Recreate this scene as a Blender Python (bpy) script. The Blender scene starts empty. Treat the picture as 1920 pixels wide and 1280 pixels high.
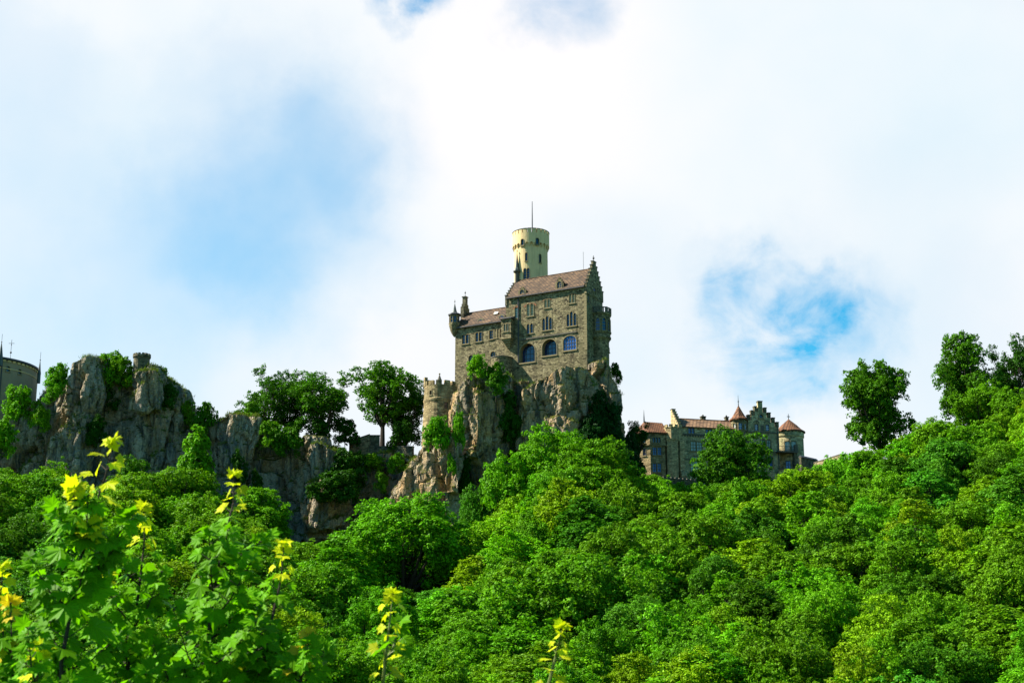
import bpy, bmesh, math, random
import numpy as np
from mathutils import Vector, Matrix
from mathutils.noise import noise as mnoise

R = math.radians
S = bpy.context.scene
COL = S.collection
rng = np.random.default_rng(7)
random.seed(7)

# ------------------------------------------------------------------ camera
FPX = 3000.0                      # focal length in pixels of a 1920 wide frame
PITCH = R(15)
CAMZ = 1.7
cd = bpy.data.cameras.new('camera'); cam = bpy.data.objects.new('camera', cd); COL.objects.link(cam)
cd.sensor_width = 36; cd.lens = 36 * FPX / 1920
cam.location = (0, 0, CAMZ); cam.rotation_euler = (R(90) + PITCH, 0, 0)
cd.clip_start = 0.1; cd.clip_end = 6000
cd.dof.use_dof = True; cd.dof.focus_distance = 290; cd.dof.aperture_fstop = 11
S.camera = cam

# ------------------------------------------------------------------ light, sky, exposure
SUN_EL, SUN_BACK = R(45), R(7)    # sun stands to the left, a little behind the castle
sdir = Vector((-math.cos(SUN_BACK) * math.cos(SUN_EL), math.sin(SUN_BACK) * math.cos(SUN_EL), math.sin(SUN_EL)))
sl = bpy.data.lights.new('sun', 'SUN'); sl.energy = 5.0; sl.angle = R(0.5); sl.color = (1.0, 0.93, 0.80)
so = bpy.data.objects.new('sun', sl); COL.objects.link(so)
so.rotation_euler = sdir.to_track_quat('Z', 'Y').to_euler()
so.location = (-60, 40, 120)
S.view_settings.view_transform = 'Standard'; S.view_settings.look = 'None'
S.view_settings.exposure = 1.7; S.view_settings.gamma = 1.0; S.view_settings.use_curve_mapping = False
S.cycles.max_bounces = 5; S.cycles.diffuse_bounces = 3; S.cycles.glossy_bounces = 2
S.cycles.transmission_bounces = 3; S.cycles.transparent_max_bounces = 4
S.cycles.caustics_reflective = False; S.cycles.caustics_refractive = False

def ray(px, py):
    a = (px - 960) / FPX; b = (640 - py) / FPX
    return Vector((a, math.cos(PITCH) - b * math.sin(PITCH), math.sin(PITCH) + b * math.cos(PITCH)))
def at(px, py, Y):
    d = ray(px, py); t = Y / d.y
    return Vector((d.x * t, Y, CAMZ + d.z * t))

W = bpy.data.worlds.new('World'); S.world = W; W.use_nodes = True
nt = W.node_tree; nt.nodes.clear()
def N(nt, t, **kw):
    n = nt.nodes.new(t)
    for k, v in kw.items(): setattr(n, k, v)
    return n
def setin(n, **kw):
    for k, v in kw.items(): n.inputs[k.replace('_', ' ')].default_value = v
def link(nt, a, b): nt.links.new(a, b)
def math_node(nt, op, a=None, b=None, c=None, clamp=False):
    n = N(nt, 'ShaderNodeMath', operation=op); n.use_clamp = clamp
    for i, v in enumerate((a, b, c)):
        if v is None: continue
        if isinstance(v, (int, float)): n.inputs[i].default_value = v
        else: nt.links.new(v, n.inputs[i])
    return n.outputs[0]
def ramp(nt, fac, stops, interp='LINEAR'):
    n = N(nt, 'ShaderNodeValToRGB'); cr = n.color_ramp; cr.interpolation = interp
    while len(cr.elements) < len(stops): cr.elements.new(0.5)
    for e, (p, c) in zip(cr.elements, stops):
        e.position = p; e.color = (c[0], c[1], c[2], 1) if hasattr(c, '__len__') else (c, c, c, 1)
    nt.links.new(fac, n.inputs[0]); return n.outputs[0]
def mixc(nt, fac, a, b, mode='MIX'):
    n = N(nt, 'ShaderNodeMix', data_type='RGBA', blend_type=mode)
    for sock, v in ((n.inputs[0], fac), (n.inputs[6], a), (n.inputs[7], b)):
        if isinstance(v, (int, float)): sock.default_value = v
        elif hasattr(v, '__len__'): sock.default_value = (v[0], v[1], v[2], 1)
        else: nt.links.new(v, sock)
    return n.outputs[2]
def noise(nt, vec, scale, detail=5, rough=0.55, dist=0.0):
    n = N(nt, 'ShaderNodeTexNoise'); n.inputs['Scale'].default_value = scale
    n.inputs['Detail'].default_value = detail; n.inputs['Roughness'].default_value = rough
    n.inputs['Distortion'].default_value = dist
    if vec is not None: nt.links.new(vec, n.inputs['Vector'])
    return n.outputs[0]
def mapping(nt, vec, scale=(1, 1, 1), loc=(0, 0, 0)):
    n = N(nt, 'ShaderNodeMapping'); n.inputs['Scale'].default_value = scale; n.inputs['Location'].default_value = loc
    nt.links.new(vec, n.inputs['Vector']); return n.outputs[0]

out = N(nt, 'ShaderNodeOutputWorld')
sky = N(nt, 'ShaderNodeTexSky', sky_type='NISHITA'); sky.sun_disc = False
sky.sun_elevation = SUN_EL; sky.sun_rotation = math.atan2(sdir.x, sdir.y)
sky.ozone_density = 3.0; sky.dust_density = 0.4; sky.air_density = 1.0
hsv = N(nt, 'ShaderNodeHueSaturation'); hsv.inputs['Saturation'].default_value = 1.45; hsv.inputs['Hue'].default_value = 0.485
link(nt, sky.outputs[0], hsv.inputs['Color'])
bg1 = N(nt, 'ShaderNodeBackground'); bg1.inputs[1].default_value = 0.058; link(nt, mixc(nt, 1.0, hsv.outputs[0], (0.80, 1.12, 1.03), 'MULTIPLY'), bg1.inputs[0])
tc = N(nt, 'ShaderNodeTexCoord').outputs['Generated']
# clouds: an even high overcast broken by gaps; each gap is a direction in the sky
warp = N(nt, 'ShaderNodeTexNoise'); setin(warp, Scale=13.0, Detail=8.0, Roughness=0.58); link(nt, tc, warp.inputs['Vector'])
wv = N(nt, 'ShaderNodeVectorMath', operation='SUBTRACT'); link(nt, warp.outputs[1], wv.inputs[0]); wv.inputs[1].default_value = (.5, .5, .5)
wv2 = N(nt, 'ShaderNodeVectorMath', operation='MULTIPLY_ADD'); link(nt, wv.outputs[0], wv2.inputs[0]); wv2.inputs[1].default_value = (.10, .10, .10)
link(nt, tc, wv2.inputs[2])
nrm = N(nt, 'ShaderNodeVectorMath', operation='NORMALIZE'); link(nt, wv2.outputs[0], nrm.inputs[0])
GAPS = [(735, 5, 1.7, .62), (780, -30, 2.0, .5), (1050, 8, 2.4, .32), (470, 300, 6.0, .20), (560, 420, 5.5, .20), (330, 470, 5.5, .13), (640, 300, 4.0, .12),
        (1400, 565, 2.2, .36), (1525, 590, 1.8, .48), (1360, 600, 2.2, .22), (1465, 675, 2.2, .42), (1600, 640, 2.8, .24), (1460, 600, 3.9, .16), (1340, 500, 2.0, .14), (1640, 560, 2.0, .10), (40, 600, 8, .12), (250, 620, 8, .10),
        (30, 170, 4, .13), (1800, 640, 5, .08), (1150, 560, 5, .08), (1700, 420, 5, .05)]
acc = None; soft = None
for gx, gy, rad, amp in GAPS:
    d = ray(gx, gy).normalized()
    dp = N(nt, 'ShaderNodeVectorMath', operation='DOT_PRODUCT'); link(nt, nrm.outputs[0], dp.inputs[0]); dp.inputs[1].default_value = d
    mr = N(nt, 'ShaderNodeMapRange', interpolation_type='SMOOTHSTEP')
    mr.inputs['From Min'].default_value = math.cos(R(rad)); mr.inputs['From Max'].default_value = 1.0
    mr.inputs['To Min'].default_value = 0; mr.inputs['To Max'].default_value = amp
    link(nt, dp.outputs['Value'], mr.inputs['Value'])
    if rad >= 4: soft = mr.outputs[0] if soft is None else math_node(nt, 'ADD', soft, mr.outputs[0])
    else: acc = mr.outputs[0] if acc is None else math_node(nt, 'ADD', acc, mr.outputs[0])
sep = N(nt, 'ShaderNodeSeparateXYZ'); link(nt, tc, sep.inputs[0])
# the sky behind and beside the viewer is mostly clear
clear = math_node(nt, 'SUBTRACT', 0.86, sep.outputs[1]); clear = math_node(nt, 'MULTIPLY', clear, 4.0, clamp=True)
fine = noise(nt, mapping(nt, tc, (1, 1, 1.5)), 17.0, 9, 0.6, 0.4)
mod = ramp(nt, fine, [(0.30, 0.1), (0.50, 0.72), (0.72, 1.5)])
gap = math_node(nt, 'ADD', math_node(nt, 'MULTIPLY', acc, mod), math_node(nt, 'MULTIPLY', soft, ramp(nt, noise(nt, tc, 10.0, 7, .5), [(0.3, 0.7), (0.7, 1.3)])))
gap = math_node(nt, 'ADD', gap, math_node(nt, 'MULTIPLY', clear, ramp(nt, noise(nt, tc, 2.2, 4), [(0.35, 0.75), (0.55, 1.0)])), clamp=True)
veil = noise(nt, tc, 3.6, 6, 0.5)
ccol = ramp(nt, veil, [(0.36, (0.78, 0.895, 0.965)), (0.55, (0.91, 0.945, 0.975)), (0.70, (1.0, 0.975, 0.985))])
bg2 = N(nt, 'ShaderNodeBackground'); bg2.inputs[1].default_value = 0.318; link(nt, ccol, bg2.inputs[0])
mx = N(nt, 'ShaderNodeMixShader'); link(nt, gap, mx.inputs[0]); link(nt, bg2.outputs[0], mx.inputs[1]); link(nt, bg1.outputs[0], mx.inputs[2])
link(nt, mx.outputs[0], out.inputs[0])

# ------------------------------------------------------------------ materials
def newmat(name):
    m = bpy.data.materials.new(name); m.use_nodes = True
    t = m.node_tree; b = t.nodes['Principled BSDF']; return m, t, b
def pos(t): return N(t, 'ShaderNodeNewGeometry').outputs['Position']
def objc(t): return N(t, 'ShaderNodeTexCoord').outputs['Object']
def bump(t, b, h, strength=0.5, dist=0.1):
    n = N(t, 'ShaderNodeBump'); n.inputs['Strength'].default_value = strength; n.inputs['Distance'].default_value = dist
    link(t, h, n.inputs['Height']); link(t, n.outputs[0], b.inputs['Normal'])

def mat_plain(name, col, rough=0.7, metal=0.0, spec=0.3, var=0.15, vs=1.5):
    m, t, b = newmat(name)
    n = noise(t, objc(t), vs, 6)
    c = mixc(t, n, [x * (1 - var) for x in col], [x * (1 + var) for x in col])
    link(t, c, b.inputs['Base Color']); setin(b, Roughness=rough, Metallic=metal); b.inputs['Specular IOR Level'].default_value = spec
    return m

def mat_masonry(name, c1, c2, dark, scale=1.7, stain=0.5, moss=(0.10, 0.13, 0.05), mossamt=0.35, bstr=0.6):
    """rubble masonry: irregular stones, mortar, stains"""
    m, t, b = newmat(name)
    p = pos(t)
    mp = mapping(t, p, (1, 1, 1.8))
    v = N(t, 'ShaderNodeTexVoronoi'); v.inputs['Scale'].default_value = scale; link(t, mp, v.inputs['Vector'])
    ve = N(t, 'ShaderNodeTexVoronoi', feature='DISTANCE_TO_EDGE'); ve.inputs['Scale'].default_value = scale; link(t, mp, ve.inputs['Vector'])
    sepc = N(t, 'ShaderNodeSeparateColor'); link(t, v.outputs['Color'], sepc.inputs[0])
    stone = ramp(t, sepc.outputs[0], [(0.0, dark), (0.22, c1), (0.6, c2), (0.85, [min(1, x * 1.35) for x in c2]), (1.0, c1)])
    big = noise(t, p, 0.35, 6, 0.65)
    stone = mixc(t, ramp(t, big, [(0.42, 0.0), (0.62, mossamt)]), stone, moss)
    streak = noise(t, mapping(t, p, (1.3, 1.3, 0.22)), 1.0, 6, 0.6)
    stone = mixc(t, ramp(t, streak, [(0.5, 0.0), (0.75, stain)]), stone, [x * 0.6 for x in dark])
    fine = noise(t, p, 6.0, 4, 0.6)
    stone = mixc(t, 1.0, stone, ramp(t, fine, [(0.25, 0.65), (0.75, 1.3)]), 'MULTIPLY')
    edge = ramp(t, ve.outputs['Distance'], [(0.0, 0.0), (0.09, 1.0)])
    colr = mixc(t, edge, [x * 0.75 for x in c1], stone)
    link(t, colr, b.inputs['Base Color']); setin(b, Roughness=0.9); b.inputs['Specular IOR Level'].default_value = 0.15
    h = math_node(t, 'ADD', math_node(t, 'MULTIPLY', edge, 0.6), math_node(t, 'MULTIPLY', fine, 0.6))
    h = math_node(t, 'ADD', h, math_node(t, 'MULTIPLY', sepc.outputs[1], 0.5))
    bump(t, b, h, bstr, 0.12)
    return m

def mat_tile(name, ca, cb, bw=0.72, rh=0.46):
    m, t, b = newmat(name)
    g = N(t, 'ShaderNodeTexCoord').outputs['Object']
    s = N(t, 'ShaderNodeSeparateXYZ'); link(t, g, s.inputs[0])
    ad = math_node(t, 'ADD', s.outputs[0], math_node(t, 'MULTIPLY', s.outputs[1], 0.15))
    cmb = N(t, 'ShaderNodeCombineXYZ'); link(t, ad, cmb.inputs[0]); link(t, math_node(t, 'MULTIPLY', s.outputs[2], 1.3), cmb.inputs[1])
    br = N(t, 'ShaderNodeTexBrick'); link(t, cmb.outputs[0], br.inputs['Vector'])
    setin(br, Scale=1.0, Color1=(*ca, 1), Color2=(*cb, 1), Mortar=(ca[0] * .18, ca[1] * .18, ca[2] * .2, 1), Bias=0.0)
    br.inputs['Mortar Size'].default_value = 0.10; br.inputs['Mortar Smooth'].default_value = 0.3
    br.inputs['Brick Width'].default_value = bw; br.inputs['Row Height'].default_value = rh
    n = noise(t, g, 0.5, 6, 0.65)
    c = mixc(t, 1.0, br.outputs[0], ramp(t, n, [(0.3, 0.55), (0.7, 1.25)]), 'MULTIPLY')
    n2 = noise(t, g, 2.2, 4)
    c = mixc(t, ramp(t, n2, [(0.55, 0.0), (0.75, 0.5)]), c, (0.06, 0.05, 0.03))
    link(t, c, b.inputs['Base Color']); setin(b, Roughness=0.8); b.inputs['Specular IOR Level'].default_value = 0.2
    bump(t, b, br.outputs['Fac'], -0.6, 0.12)
    return m

def mat_rock(name, tint=(1, 1, 1), warm=0.5):
    m, t, b = newmat(name)
    p = pos(t)
    big = noise(t, mapping(t, p, (1, 1, 0.7)), 0.16, 6, 0.6, 0.4)
    base = ramp(t, big, [(0.30, (0.15, 0.15, 0.155)), (0.45, (0.32, 0.30, 0.265)), (0.58, (0.43, 0.40, 0.33)), (0.72, (0.50, 0.455, 0.35))])
    och = noise(t, mapping(t, p, (1, 1, 0.8), (31, 7, 3)), 0.22, 6, 0.65, 0.5)
    base = mixc(t, ramp(t, och, [(0.43, 0.0), (0.60, warm)]), base, (0.42, 0.295, 0.15))
    st = noise(t, mapping(t, p, (1.0, 1.0, 0.12)), 0.8, 6, 0.65, 0.2)
    base = mixc(t, ramp(t, st, [(0.49, 0.0), (0.63, 0.9)]), base, (0.065, 0.085, 0.09))
    li = noise(t, mapping(t, p, (1, 1, 0.5), (9, 2, 5)), 0.7, 5, 0.7)
    base = mixc(t, ramp(t, li, [(0.58, 0.0), (0.76, 0.5)]), base, (0.60, 0.59, 0.52))
    fn = noise(t, p, 2.4, 6, 0.7)
    base = mixc(t, 1.0, base, ramp(t, fn, [(0.28, 0.5), (0.5, 1.0), (0.72, 1.4)]), 'MULTIPLY')
    # crevices and grass growing on the ledges
    g = N(t, 'ShaderNodeNewGeometry'); s = N(t, 'ShaderNodeSeparateXYZ'); link(t, g.outputs['Normal'], s.inputs[0])
    mo = noise(t, p, 0.9, 5, 0.6)
    up = math_node(t, 'ADD', s.outputs[2], math_node(t, 'MULTIPLY', math_node(t, 'SUBTRACT', mo, 0.5), 1.2))
    mc = mixc(t, fn, (0.03, 0.06, 0.008), (0.11, 0.12, 0.02))
    base = mixc(t, ramp(t, up, [(0.42, 0.0), (0.62, 1.0)]), base, mc)
    base = mixc(t, 1.0, base, tint, 'MULTIPLY')
    link(t, base, b.inputs['Base Color']); setin(b, Roughness=0.95); b.inputs['Specular IOR Level'].default_value = 0.1
    vo = N(t, 'ShaderNodeTexVoronoi', feature='DISTANCE_TO_EDGE'); vo.inputs['Scale'].default_value = 0.55
    dw = N(t, 'ShaderNodeTexNoise'); setin(dw, Scale=0.8, Detail=4.0); link(t, p, dw.inputs['Vector'])
    wp = mixc(t, 0.35, mapping(t, p, (1, 1, 0.6)), dw.outputs[1], 'ADD'); link(t, wp, vo.inputs['Vector'])
    cr = ramp(t, vo.outputs['Distance'], [(0.0, 0.0), (0.12, 1.0)])
    h = math_node(t, 'ADD', math_node(t, 'MULTIPLY', fn, 1.2), math_node(t, 'MULTIPLY', cr, 0.35))
    bump(t, b, h, 1.0, 0.8)
    return m

def mat_leaf(name, trans=0.35, yellow=0.25, rough=0.5, var=0.5):
    """leaf colour comes from the tree's own object colour, varied from leaf to leaf"""
    m = bpy.data.materials.new(name); m.use_nodes = True; t = m.node_tree; t.nodes.clear()
    o = N(t, 'ShaderNodeOutputMaterial'); oi = N(t, 'ShaderNodeObjectInfo'); ge = N(t, 'ShaderNodeNewGeometry')
    f = math_node(t, 'MULTIPLY_ADD', ge.outputs['Random Per Island'], var * 1.6, 1 - var * 0.8)
    big = noise(t, objc(t), 0.45, 4, 0.6)
    f = math_node(t, 'MULTIPLY', f, ramp(t, big, [(0.3, 0.72), (0.7, 1.28)]))
    c = mixc(t, 1.0, oi.outputs['Color'], f, 'MULTIPLY')
    yl = mixc(t, 1.0, c, (1.22, 1.15, 0.8), 'MULTIPLY')
    c2 = mixc(t, ramp(t, noise(t, objc(t), 1.3, 3), [(0.45, 0.0), (0.75, yellow * 2)]), c, yl)
    p = N(t, 'ShaderNodeBsdfPrincipled'); link(t, c2, p.inputs['Base Color']); setin(p, Roughness=rough)
    p.inputs['Specular IOR Level'].default_value = 0.03
    tr = N(t, 'ShaderNodeBsdfTranslucent'); link(t, mixc(t, 1.0, c2, (1.25, 1.35, 0.45), 'MULTIPLY'), tr.inputs[0])
    mxs = N(t, 'ShaderNodeMixShader'); mxs.inputs[0].default_value = trans
    link(t, p.outputs[0], mxs.inputs[1]); link(t, tr.outputs[0], mxs.inputs[2]); link(t, mxs.outputs[0], o.inputs[0])
    return m

def mat_glass(name, col, rough=0.06, spec=0.6, var=0.3):
    m, t, b = newmat(name)
    n = noise(t, objc(t), 2.0, 3)
    link(t, mixc(t, n, [x * (1 - var) for x in col], [x * (1 + var) for x in col]), b.inputs['Base Color'])
    setin(b, Roughness=rough); b.inputs['Specular IOR Level'].default_value = spec
    return m

M = {}
M['stone'] = mat_masonry('castle_rubble', (0.125, 0.102, 0.056), (0.235, 0.195, 0.108), (0.022, 0.018, 0.012), 1.9, 0.75, (0.125, 0.115, 0.045), 0.45)
M['stone_dark'] = mat_masonry('weathered_stone', (0.09, 0.08, 0.05), (0.15, 0.13, 0.08), (0.03, 0.028, 0.02), 1.6, 0.7, (0.08, 0.09, 0.04), 0.5)
M['stone_light'] = mat_masonry('warm_squared_stone', (0.30, 0.225, 0.11), (0.42, 0.33, 0.17), (0.15, 0.12, 0.07), 1.7, 0.4, (0.22, 0.2, 0.1), 0.25)
M['stone_green'] = mat_masonry('green_grey_stone', (0.33, 0.265, 0.14), (0.47, 0.385, 0.215), (0.10, 0.083, 0.05), 1.5, 0.55, (0.15, 0.19, 0.10), 0.6)
M['stone_tan'] = mat_masonry('tan_rubble', (0.21, 0.155, 0.075), (0.32, 0.245, 0.125), (0.07, 0.055, 0.03), 1.3, 0.6, (0.14, 0.12, 0.05), 0.5)
M['trim'] = mat_plain('dressed_stone', (0.18, 0.145, 0.07), 0.85, var=0.35, vs=2.5)
M['trim_dark'] = mat_plain('sooty_stone', (0.085, 0.078, 0.06), 0.9, var=0.4, vs=2.5)
def mat_plaster(name, col):
    """old plaster: patched, with rain streaks running down"""
    m, t, b = newmat(name); p = objc(t)
    c = mixc(t, noise(t, p, 0.7, 6, .65), [x * .82 for x in col], [min(1, x * 1.14) for x in col])
    c = mixc(t, ramp(t, noise(t, mapping(t, p, (1, 1, .10)), 2.2, 5, .65), [(.50, 0), (.70, .5)]), c, [x * .45 for x in col])
    c = mixc(t, ramp(t, noise(t, p, 2.6, 4, .6), [(.60, 0), (.68, .3)]), c, [x * .6 for x in col])
    link(t, c, b.inputs['Base Color']); setin(b, Roughness=.9); b.inputs['Specular IOR Level'].default_value = .15
    bump(t, b, noise(t, p, 3.0, 5), .4, .06); return m
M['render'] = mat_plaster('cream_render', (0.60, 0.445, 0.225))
M['render_shade'] = mat_plain('shaded_cream_render', (0.24, 0.19, 0.12), 0.9, var=0.2, vs=0.5)  # cream render with the shade on the left wing put into its colour
M['brick'] = mat_plain('red_brick', (0.24, 0.085, 0.04), 0.9, var=0.35, vs=5)
M['tile'] = mat_tile('brown_roof_tile', (0.160, 0.092, 0.046), (0.045, 0.026, 0.015))
M['tile_red'] = mat_tile('orange_roof_tile', (0.31, 0.135, 0.058), (0.19, 0.078, 0.036), 0.45, 0.35)
M['tile_pale'] = mat_tile('pale_roof_tile', (0.34, 0.20, 0.105), (0.15, 0.08, 0.045))
M['slate'] = mat_plain('dark_slate', (0.035, 0.036, 0.038), 0.6, var=0.35, vs=2)
M['copper'] = mat_plain('green_copper', (0.02, 0.036, 0.03), 0.5, spec=0.5, var=0.4, vs=2)
M['iron'] = mat_plain('dark_iron', (0.02, 0.02, 0.022), 0.5, spec=0.5)
M['glass'] = mat_glass('sky_painted_glass', (0.010, 0.026, 0.080))  # blue of the reflected sky painted into the pane colour
M['glass_bright'] = mat_glass('bright_sky_painted_glass', (0.025, 0.085, 0.30))  # stronger sky reflection, likewise put into the base colour
M['glass_pale'] = mat_glass('curtained_glass', (0.26, 0.33, 0.30), 0.2)
M['glass_dark'] = mat_glass('dark_glass', (0.012, 0.016, 0.03))
M['frame'] = mat_plain('white_paint', (0.55, 0.55, 0.5), 0.6)
M['shutter'] = mat_plain('pale_shutter', (0.38, 0.38, 0.28), 0.7, var=0.3, vs=6)
M['rock'] = mat_rock('limestone', (1, .87, .68), .9)
M['rock_cool'] = mat_rock('grey_limestone', (0.88, 0.83, 0.73), 0.65)
M['leaf'] = mat_leaf('leaf', 0.26)
M['maple'] = mat_leaf('maple_leaf', 0.42, 0.3, 0.45, 0.45)
M['bark'] = mat_plain('bark', (0.035, 0.028, 0.02), 0.95, var=0.4, vs=3)
M['shoot'] = mat_plain('green_shoot', (0.10, 0.13, 0.02), 0.6, var=0.2, vs=3)
m, t, b = newmat('hillside_soil')
n1 = noise(t, pos(t), 0.25, 6, 0.65); n2 = noise(t, pos(t), 1.7, 5, 0.7)
link(t, mixc(t, n2, mixc(t, n1, (0.012, 0.03, 0.006), (0.03, 0.07, 0.01)), (0.045, 0.06, 0.018), 'MIX'), b.inputs['Base Color'])
setin(b, Roughness=1.0); b.inputs['Specular IOR Level'].default_value = 0.0; bump(t, b, n2, 1.0, 0.6); M['soil'] = m

# ------------------------------------------------------------------ object helpers
def link_obj(name, mesh, parent=None):
    o = bpy.data.objects.new(name, mesh); COL.objects.link(o)
    if parent is not None: o.parent = parent
    return o
def tag(o, label=None, cat=None, group=None, kind=None):
    if label: o['label'] = label
    if cat: o['category'] = cat
    if group: o['group'] = group
    if kind: o['kind'] = kind
    return o
def empty(name, loc, rz=0, label=None, cat=None, group=None):
    o = bpy.data.objects.new(name, None); COL.objects.link(o); o.location = loc; o.rotation_euler = (0, 0, rz)
    o.empty_display_size = 0.5
    return tag(o, label, cat, group)

class MB:
    """collects shapes and links them as one mesh object"""
    def __init__(s): s.v = []; s.f = []; s.mi = []; s.cur = 0; s.mats = []
    def use(s, m):
        if m not in s.mats: s.mats.append(m)
        s.cur = s.mats.index(m); return s
    def add(s, vs, fs, T=None):
        o = len(s.v)
        for p in vs:
            p = Vector(p)
            s.v.append(tuple(T @ p) if T is not None else tuple(p))
        for f in fs: s.f.append([i + o for i in f]); s.mi.append(s.cur)
        return s
    def box(s, x0, x1, y0, y1, z0, z1, T=None):
        vs = [(x, y, z) for z in (z0, z1) for y in (y0, y1) for x in (x0, x1)]
        return s.add(vs, [(0, 2, 3, 1), (4, 5, 7, 6), (0, 1, 5, 4), (2, 6, 7, 3), (0, 4, 6, 2), (1, 3, 7, 5)], T)
    def prism(s, poly, y0, y1, T=None, axis='y'):
        """poly of (a, z); extruded along y (axis y: a = x) or along x (axis x: a = y)"""
        n = len(poly)
        ar = sum(poly[i][0] * poly[(i + 1) % n][1] - poly[(i + 1) % n][0] * poly[i][1] for i in range(n))
        if ar < 0: poly = poly[::-1]
        if axis == 'y': vs = [(a, y0, z) for a, z in poly] + [(a, y1, z) for a, z in poly]
        else: vs = [(y1, a, z) for a, z in poly] + [(y0, a, z) for a, z in poly]
        fs = [tuple(range(n)), tuple(range(2 * n - 1, n - 1, -1))]
        fs += [(i + n, (i + 1) % n + n, (i + 1) % n, i) for i in range(n)]
        return s.add(vs, fs, T)
    def plan(s, poly, z0, z1, T=None):
        """plan polygon of (x, y) raised from z0 to z1"""
        n = len(poly)
        ar = sum(poly[i][0] * poly[(i + 1) % n][1] - poly[(i + 1) % n][0] * poly[i][1] for i in range(n))
        if ar < 0: poly = poly[::-1]
        vs = [(x, y, z0) for x, y in poly] + [(x, y, z1) for x, y in poly]
        fs = [tuple(range(n - 1, -1, -1)), tuple(range(n, 2 * n))]
        fs += [(i, (i + 1) % n, (i + 1) % n + n, i + n) for i in range(n)]
        return s.add(vs, fs, T)
    def lathe(s, prof, cx=0, cy=0, n=32, ph=0.0, T=None):
        vs = []; fs = []
        for r, z in prof:
            for k in range(n):
                a = ph + 2 * math.pi * k / n; vs.append((cx + r * math.cos(a), cy + r * math.sin(a), z))
        for j in range(len(prof) - 1):
            for k in range(n):
                a, b_ = j * n + k, j * n + (k + 1) % n
                fs.append((a, b_, b_ + n, a + n))
        fs.append(tuple(range(n - 1, -1, -1))); l = (len(prof) - 1) * n
        fs.append(tuple(range(l, l + n)))
        return s.add(vs, fs, T)
    def ringseg(s, cx, cy, r0, r1, a0, a1, z0, z1, n=3):
        vs = []; 
        for k in range(n + 1):
            a = a0 + (a1 - a0) * k / n; c, d = math.cos(a), math.sin(a)
            for r, z in ((r0, z0), (r1, z0), (r1, z1), (r0, z1)): vs.append((cx + r * c, cy + r * d, z))
        fs = [(0, 1, 2, 3), (4 * n + 3, 4 * n + 2, 4 * n + 1, 4 * n)]
        for k in range(n):
            o = 4 * k
            for i in range(4): fs.append((o + i, o + 4 + i, o + 4 + (i + 1) % 4, o + (i + 1) % 4))
        return s.add(vs, fs)
    def tube(s, pts, rad, n=6, T=None):
        pts = [Vector(p) for p in pts]
        if not hasattr(rad, '__len__'): rad = [rad] * len(pts)
        vs = []; fs = []
        for i, p in enumerate(pts):
            d = (pts[min(i + 1, len(pts) - 1)] - pts[max(i - 1, 0)]).normalized()
            u = d.cross(Vector((0.3, 1, 0.1))).normalized(); w = d.cross(u).normalized()
            for k in range(n):
                a = 2 * math.pi * k / n; vs.append(p + (u * math.cos(a) + w * math.sin(a)) * rad[i])
        for i in range(len(pts) - 1):
            for k in range(n):
                a, b_ = i * n + k, i * n + (k + 1) % n; fs.append((a, b_, b_ + n, a + n))
        fs.append(tuple(range(n - 1, -1, -1))); l = (len(pts) - 1) * n; fs.append(tuple(range(l, l + n)))
        return s.add(vs, fs, T)
    def ball(s, c, r, n=10, sz=1.0):
        prof = [(max(r * math.sin(math.pi * i / 6), 1e-3), c[2] - r * sz * math.cos(math.pi * i / 6)) for i in range(7)]
        return s.lathe(prof, c[0], c[1], n)
    def build(s, name, mat=None, parent=None, smooth=False):
        me = bpy.data.meshes.new(name); me.from_pydata(s.v, [], s.f)
        for mm in ([mat] if mat else s.mats): me.materials.append(mm)
        if not mat and len(s.mats) > 1: me.polygons.foreach_set('material_index', s.mi)
        bm = bmesh.new(); bm.from_mesh(me); bmesh.ops.recalc_face_normals(bm, faces=bm.faces); bm.to_mesh(me); bm.free()
        if smooth: me.polygons.foreach_set('use_smooth', [True] * len(me.polygons))
        me.update()
        return link_obj(name, me, parent)

def evaluated(o):
    dg = bpy.context.evaluated_depsgraph_get()
    me = bpy.data.meshes.new_from_object(o.evaluated_get(dg)); return me
def cut(o, cutters):
    """carve openings out of a wall"""
    if not cutters.v: return
    c = cutters.build('opening', None, o)
    md = o.modifiers.new('cut', 'BOOLEAN'); md.operation = 'DIFFERENCE'; md.solver = 'EXACT'; md.object = c; md.use_self = True
    me = evaluated(o); o.modifiers.clear(); o.data = me
    bpy.data.objects.remove(c)

class Frame:
    """a building's own axes: x along the front, y into the building"""
    def __init__(s, o, rz, base, k=1.0):
        s.o = Vector((o[0], o[1], base)); s.rz = rz; s.k = k
        s.ex = Vector((math.cos(rz), math.sin(rz), 0)); s.ey = Vector((-math.sin(rz), math.cos(rz), 0))
    def hit(s, px, py, v=0.0):
        d = ray(px, py); c = Vector((0, 0, CAMZ))
        t = ((s.o - c).dot(s.ey) + v * s.k) / d.dot(s.ey)
        q = c + d * t - s.o
        return q.dot(s.ex) / s.k, q.z / s.k
    def local(s, w):
        q = Vector(w) - s.o; return Vector((q.dot(s.ex), q.dot(s.ey), q.z))

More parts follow.
